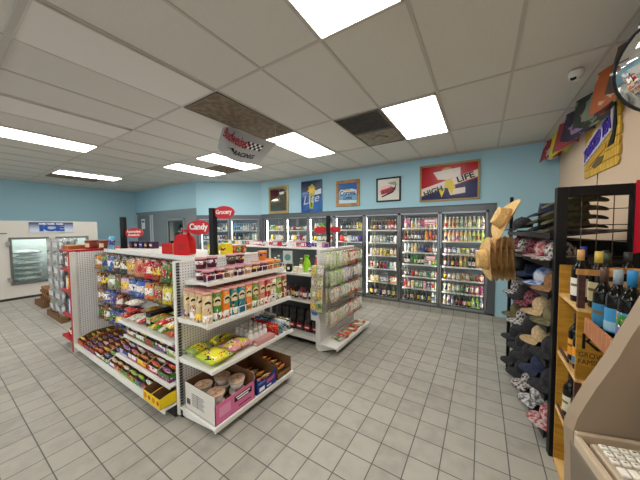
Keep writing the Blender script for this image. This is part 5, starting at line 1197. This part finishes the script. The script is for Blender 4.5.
# bottles of wine
WG = plain('wine_glass', (12, 14, 12), .08)
def wine_body(h=.3, r=.038):
    b = MB(); b.lathe([(r*.9, 0), (r, .008), (r, h*.58), (r*.94, h*.64), (r*.6, h*.72), (.0155, h*.78), (.0145, h*.985)], 20, 0); return b
def wine(x, y, z, label, lab=(226, 220, 200), cap=(196, 150, 80), lab2=None, h=.3, r=.038, face=PI, grp='wine bottles', wave=False):
    t = thing('wine_bottle', label, 'bottle', None, T(x, y, z))
    part('bottle', t, wine_body(h, r).mesh('bottle', [WG]), None)
    b = MB(); b.lathe([(.0165, h*.8), (.0168, h), (.014, h*1.003)], 14); part('capsule', t, b, [TINT], color=cap)
    def lb(u, v, z0=.12, z1=.46): a = face+(u-.5)*3.2; return ((r+.0008)*math.cos(a), (r+.0008)*math.sin(a), h*(z0+(z1-z0)*v))
    b = MB(); b.surf(lb, 14, 4); lo = part('label', t, b, [LABELM if wave else TINT], color=lab)
    if lab2: b = MB(); b.surf(lambda u, v: tuple(Vector(lb(u, v, .14, .26))*1.0+Vector((.0004*math.cos(face), .0004*math.sin(face), 0))) if False else ((r+.0016)*math.cos(face+(u-.5)*3.0), (r+.0016)*math.sin(face+(u-.5)*3.0), h*(.14+.13*v)), 14, 2); part('label_band', lo, b, [TINT], color=lab2)
    else:
        b = MB(); b.surf(lambda u, v: ((r+.0016)*math.cos(face+(u-.5)*1.2), (r+.0016)*math.sin(face+(u-.5)*1.2), h*(.3+.05*v)), 8, 1); part('label_print', lo, b, [TINT], color=(110, 90, 60))
    return t
FC_ = -2.4
wine(.5, 2.1, 1.211, 'wine bottle with tan capsule and white label on the crate tower', (226, 222, 214), (206, 164, 96), None, .31, .039, FC_)
wine(.545, 1.992, 1.211, 'wine bottle with yellow capsule behind the front rail of the crate tower', (222, 208, 160), (206, 180, 84), None, .31, .037, FC_)
wine(.545, 2.24, 1.211, 'wine bottle with blue capsule at the back of the crate tower', (206, 206, 210), (40, 44, 120), None, .32, .038, FC_)
wine(.7, 2.14, 1.211, 'wine bottle with dark capsule deep behind the crate rail', (206, 190, 150), (50, 50, 50), None, .3, .038, FC_)
wine(.64, 2.24, 1.211, 'dark wine bottle by the wire grid on the crate tower', (190, 180, 160), (30, 30, 34), None, .3, .038, FC_)
wine(.62, 2.14, 1.211, 'green glass wine bottle in the middle of the crate tower tray', (190, 180, 160), (60, 70, 50), None, .29, .037, FC_)
wine(.51, 2.06, .811, 'wine bottle with orange and blue label in the middle cubby', (226, 150, 40), (196, 150, 84), (50, 110, 160), .3, .04, FC_-.3)
wine(.52, 2.2, .811, 'wine bottle with orange label farther inside the middle cubby', (220, 150, 50), (60, 40, 36), None, .3, .04, FC_-.3)
wine(.51, 2.23, .421, 'wine bottle with cream label, farthest in the lower cubby', (214, 206, 180), (60, 40, 36), None, .3, .04, FC_-.3)
wine(.52, 2.1, .421, 'wine bottle with cream label in the centre of the lower cubby', (206, 198, 176), (90, 30, 36), None, .3, .04, FC_-.3)
# near wine shelf with tall blue labelled bottles
ORW = speckle('shelf_redwood', (164, 100, 60), (196, 130, 84), 5, .4, (1, 9, 1))
t = thing('wine_shelf', 'reddish wooden wine shelf with raised front boards beside the beige machine', 'shelf', None, None)
for z in (1.09, .74):
    b = MB(); b.box(.488, 1.48, z, .97, 1.9, z+.02); part('shelf_board', t, b, [ORW])
    b = MB(); b.box(.47, 1.46, z, .488, 1.88, z+.085); part('front_board', t, b, [ORW], bevel=.003)
    b = MB(); b.box(.488, 1.46, z, .97, 1.48, z+.085); part('end_board', t, b, [speckle('end_wood', (120, 66, 40), (144, 84, 52), 5, .4)], bevel=.003)
for y in (1.485, 1.86):
    b = MB(); b.box(.93, y, 0, .965, y+.035, 1.2); part('post', t, b, [DKW])
b = MB(); b.box(.55, 1.5, 0, .925, 1.85, .04); part('foot_board', t, b, [DKW])
BLA = (40, 130, 190)
wine(.57, 1.69, 1.111, 'tall dark bottle with bright blue capsule and wave label, front of the near wine shelf', (70, 150, 190), BLA, (120, 120, 180), .35, .042, FC_, wave=True)
wine(.555, 1.78, 1.111, 'dark bottle with pale capsule and blue label, second on the near wine shelf', (60, 140, 190), (150, 165, 175), (150, 190, 210), .34, .04, FC_)
wine(.533, 1.866, 1.111, 'dark bottle with brown capsule at the crate end of the near shelf', (50, 120, 160), (90, 66, 56), None, .335, .038, FC_)
wine(.61, 1.6, 1.111, 'dark bottle with brown capsule at the machine end of the near shelf', (60, 130, 180), (86, 60, 50), None, .34, .042, FC_)
wine(.66, 1.74, 1.111, 'dark bottle with silver capsule in the back row of the near shelf', (190, 190, 200), (160, 165, 170), None, .34, .042, FC_)
wine(.545, 1.78, .761, 'dark bottle with bright blue capsule on the lower wine shelf', (80, 160, 200), (60, 150, 200), None, .31, .04, FC_)
wine(.56, 1.67, .761, 'dark bottle with brown capsule on the lower wine shelf', (60, 130, 180), (90, 60, 50), None, .3, .04, FC_)

# ================================================================ beige cash machine
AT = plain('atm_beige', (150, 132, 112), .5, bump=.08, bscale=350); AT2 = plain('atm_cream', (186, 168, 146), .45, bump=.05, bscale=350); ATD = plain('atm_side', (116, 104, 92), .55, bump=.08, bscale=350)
t = thing('cash_machine', 'beige cash machine with curved side wing and number keypad', 'machine', None, T(.275, 1.115, 0, 0, 0, .175))
wing = [(.6, .6), (.6, 1.5), (.2, 1.5), (.172, 1.43), (.146, 1.367), (.123, 1.316), (.096, 1.25), (.069, 1.195), (.044, 1.147), (.019, 1.091), (-.002, 1.041), (-.014, .992), (-.008, .9), (.0, .6)]
b = MB(); b.prism(wing, .0, .045, 'y'); part('side_wing', t, b, [AT], T(0, 0, 0, 0, 0, .16), bevel=.012)
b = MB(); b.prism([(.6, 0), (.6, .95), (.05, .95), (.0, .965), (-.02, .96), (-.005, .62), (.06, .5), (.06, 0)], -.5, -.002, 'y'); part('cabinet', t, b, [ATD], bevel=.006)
b = MB(); b.box(-.012, -.016, .955, .5, 0, 1.0); part('shelf_rim', t, b, [AT2], T(0, 0, 0, 0, 0, .12), bevel=.004)
b = MB(); b.box(-.016, -.5, .955, .004, -.012, .99); part('front_rim', t, b, [AT2], bevel=.004)
DT = T(.004, 0, .966, 0, -.06, 0)
b = MB(); b.box(.012, -.45, -.0, .3, -.034, .022); b.prism([(.012, -.034), (.3, -.034), (.3, .02), (.02, -.01)], -.0, .006, 'z'); part('keypad_deck', t, b, [AT2], DT, bevel=.003)
b = MB(); b.box(.17, -.5, .95, .6, -.01, 1.2); part('upper_housing', t, b, [AT], bevel=.015)
KEY = plain('key_cream', (232, 228, 218), .35); KD = plain('key_ink', (70, 66, 62), .5)
b = MB(); b.box(.02, -.2, .0222, .125, -.036, .0235); part('keypad_plate', t, b, [plain('keypad_plate', (170, 156, 138), .4)], DT)
KL = ['147*', '2580', '369#']
for r_ in range(3):
    for c_ in range(4):
        b = MB(); b.box(-.0085, -.009, 0, .0085, .009, .008); o = part('key', t, b, [KEY], DT @ T(.034+.0225*c_, -.05-.0245*r_, .0236), bevel=.0025)
        part('key_print', o, text_mesh(KL[r_][3-c_], .005, .008, KD, .0002), None, T(0, 0, .0083, 0, 0, -PI/2))
for c_ in range(4):
    b = MB(); b.box(-.009, -.014, 0, .009, .014, .008); part('key', t, b, [KEY], DT @ T(.034+.0225*c_, -.135, .0236), bevel=.0025)

# ================================================================ on and above the right wall
MW = frame((.995, 3.68, 2.5), (0, -1, 0), (0, 0, 1))
t = thing('wall_sign', 'yellow wooden slat sign with purple curved lettering on the beige wall', 'sign', None, MW)
PLK = speckle('yellow_plank', (196, 150, 30), (232, 190, 70), 5, .5, (9, 1, 1))
for k in range(7):
    z0 = -.3+k*.086; ex = (.0, .035, .015, .04, .01, .03, .0)[k]
    b = MB(); b.prism([(-.44, z0), (.4+ex, z0), (.43+ex*.3, z0+.04), (.4+ex, z0+.08), (-.44, z0+.08)], 0, .012+.002*(k % 2), 'z'); part('plank', t, b, [PLK], bevel=.002)
b = MB(); b.prism([(-.44, -.15), (-.2, -.09), (.05, -.03), (.3, .03), (.33, .23), (.05, .19), (-.2, .11), (-.44, .03)], .014, .024, 'z'); part('banner_back', t, b, [plain('banner_white', (214, 210, 226), .4)])
def curved(me, amp):
    for v in me.vertices: v.co.y += v.co.x*.26 + amp*math.cos(v.co.x*3.4)
    return me
PUR = plain('lettering_purple', (74, 40, 170), .35)
part('lettering', t, curved(text_mesh('TWISTED TEA', .7, .14, PUR, .004, 0, .03), .02), None, T(-.06, .02, .028))
b = MB(); b.prism([(.05, .17), (.18, .3), (.34, .26), (.38, .06), (.33, -.1), (.2, -.1), (.3, .02), (.3, .2)], .014, .02, 'z'); part('dark_leaf', t, b, [BLACKP])
b = MB(); b.prism([(-.3, -.16), (-.1, -.08), (.15, -.05), (.16, -.09), (-.05, -.14), (-.3, -.2)], .014, .02, 'z'); part('gold_ribbon', t, b, [plain('ribbon_gold', (206, 160, 50), .4)])
b = MB(); b.prism([(-.2, -.2), (-.02, -.14), (.12, -.16), (.05, -.22), (-.12, -.24)], .014, .018, 'z'); part('grey_print', t, b, [plain('print_grey', (110, 90, 60), .5)])  # dull printed patch below the ribbon
# cord below the sign
b = MB(); b.tube([(.992, 3.75, 2.2), (.992, 3.76, 1.95)], .003, 5); tag(link('sign_cord', b.mesh('sign_cord', [BLACKP])), 'thin dark cord hanging below the yellow slat sign', 'cord')
# pennant banner under the ceiling
FL = [((150, 30, 36), (206, 190, 180)), ((196, 190, 50), (60, 110, 60)), ((150, 50, 60), (206, 120, 90)), ((30, 20, 50), (150, 120, 160)), ((30, 36, 30), (120, 130, 110)), ((80, 30, 36), (120, 60, 56)), ((170, 84, 30), (206, 170, 140)), ((70, 50, 40), (110, 84, 60)), ((120, 96, 70), (90, 70, 50)), ]
ys = [(5.3, 4.9), (4.88, 4.55), (4.53, 4.2), (4.18, 3.82), (3.8, 3.42), (3.4, 3.24), (3.22, 2.86), (2.84, 2.5), (2.48, 2.1)]
for k, ((c1, c2), (ya, yb)) in enumerate(zip(FL, ys)):
    t = thing('pennant_flag', '%s and %s pennant, %s in the row under the ceiling, counted from the cooler corner' % (cname(c1), cname(c2), ORD[k]), 'flag', 'pennants under the ceiling', T(.93, (ya+yb)/2, 2.985, 0, 0, .45))
    w = (ya-yb)*1.12; ph = k*1.3
    def fl(u, v, ph=ph, w=w): return (-.02-.05*(1-v)*(1+.6*math.sin(5*u+ph)) - (.06*(1-v) if k == 0 else 0), (u-.5)*w, -.33*(1-v)-.03*math.sin(2*PI*u+ph)*(1-v))
    b = MB(); b.surf(fl, 10, 8); b.surf(lambda u, v: tuple(Vector(fl(u, v))+Vector((.003, 0, 0))), 10, 8)
    part('cloth', t, b, [speckle('pennant_%d' % k, c1, c2, 9, .5, lo=.55, hi=.58)])
    b = MB(); b.surf(lambda u, v: tuple(Vector(fl(.34+.3*u*(1-.5*v), .2+.55*v))-Vector((.004, 0, 0))), 6, 6); part('emblem', t, b, [plain('pennant_mark_%d' % k, c2, .5)])
    b = MB(); b.tube([(-.012, -w/2, .004), (-.012, w/2, .004)], .003, 5); part('hem', t, b, [INKWHITE])
# convex mirror
mc = Vector((.78, 1.87, 2.42)); t = thing('convex_mirror', 'large round convex security mirror with black rim at the ceiling corner', 'mirror', None, axis_frame(mc, (-.45, -.82, -.33)))
b = MB(); rr = .24; RS = .46; b.lathe([(RS*math.sin(a), RS*math.cos(a)-RS*math.cos(math.asin(rr/RS))) for a in [math.asin(rr/RS)*(1-q/10) for q in range(10)]+[.001]], 48, caps=(False, False)); part('mirror_dome', t, b, [plain('mirror', (235, 238, 240), .03, 1.)])
b = MB()
def ring(u, v): a = 2*PI*u; q = 2*PI*v; return ((rr+.007*math.cos(q))*math.cos(a), (rr+.007*math.cos(q))*math.sin(a), .009*math.sin(q))
b.surf(ring, 48, 8); part('rim', t, b, [BLACKP])
b = MB(); b.lathe([(rr, -.004), (rr*.5, -.02), (.04, -.04)], 32, caps=(False, True)); part('backing', t, b, [BLACKP])
for a in (2.2, 3.0):
    b = MB(); b.M = T((rr+.004)*math.cos(a), (rr+.004)*math.sin(a), .01); b.box(-.006, -.006, 0, .006, .006, .01); part('clip', t, b, [CHROME])
b = MB(); b.tube([(0, 0, -.04), (.02, .05, -.12), (.12, .05, -.16)], .01, 8); part('bracket', t, b, [BLACK])
# red shirt hanging at the near corner of the rack
t = thing('red_shirt', 'bright red cloth hanging at the right edge of the photo', 'cloth', None, T(.775, 2.2, 1.92))
def cl_(u, v): return (-.035+.17*u, .02*math.sin(7*u)*(1-.5*v), -.42*(1-v)+.012*math.sin(PI*u))
b = MB(); b.surf(cl_, 14, 8); b.surf(lambda u, v: tuple(Vector(cl_(u, v))+Vector((0, .006, 0))), 14, 8); part('cloth', t, b, [plain('red_cloth', (206, 30, 60), .8)])
b = MB(); b.tube([(.02, .05, .01), (.05, .0, .03), (.08, -.0, .0)], .004, 6); part('hanger', t, b, [CHROME])

# ================================================================ camera and render look
cam = bpy.data.cameras.new('camera'); co = bpy.data.objects.new('camera', cam); COL.objects.link(co)
f_px, pit, rol, yaw = 253.88, -.045740, -.0079275, .567154
fwd = Vector((-math.sin(yaw)*math.cos(pit), math.cos(yaw)*math.cos(pit), math.sin(pit))); r_ = Vector((math.cos(yaw), math.sin(yaw), 0)); u_ = r_.cross(fwd)
r2 = r_*math.cos(rol)+u_*math.sin(rol); u2 = -r_*math.sin(rol)+u_*math.cos(rol)
M = Matrix((r2, u2, -fwd)).transposed().to_4x4(); M.translation = (0, 0, 1.66); co.matrix_world = M
cam.sensor_width = 36; cam.sensor_fit = 'HORIZONTAL'; cam.lens = f_px/640*36; cam.clip_start = .02; cam.clip_end = 60
SC.camera = co
w = bpy.data.worlds.new('world'); SC.world = w; w.use_nodes = True
w.node_tree.nodes['Background'].inputs[0].default_value = (.8, .9, 1, 1); w.node_tree.nodes['Background'].inputs[1].default_value = 1.3
SC.view_settings.view_transform = 'Standard'; SC.view_settings.look = 'None'; SC.view_settings.exposure = 0.33; SC.view_settings.gamma = 1; SC.view_settings.use_curve_mapping = False
SC.cycles.use_denoising = True; SC.cycles.max_bounces = 8; SC.cycles.transparent_max_bounces = 16; SC.cycles.sample_clamp_indirect = 6
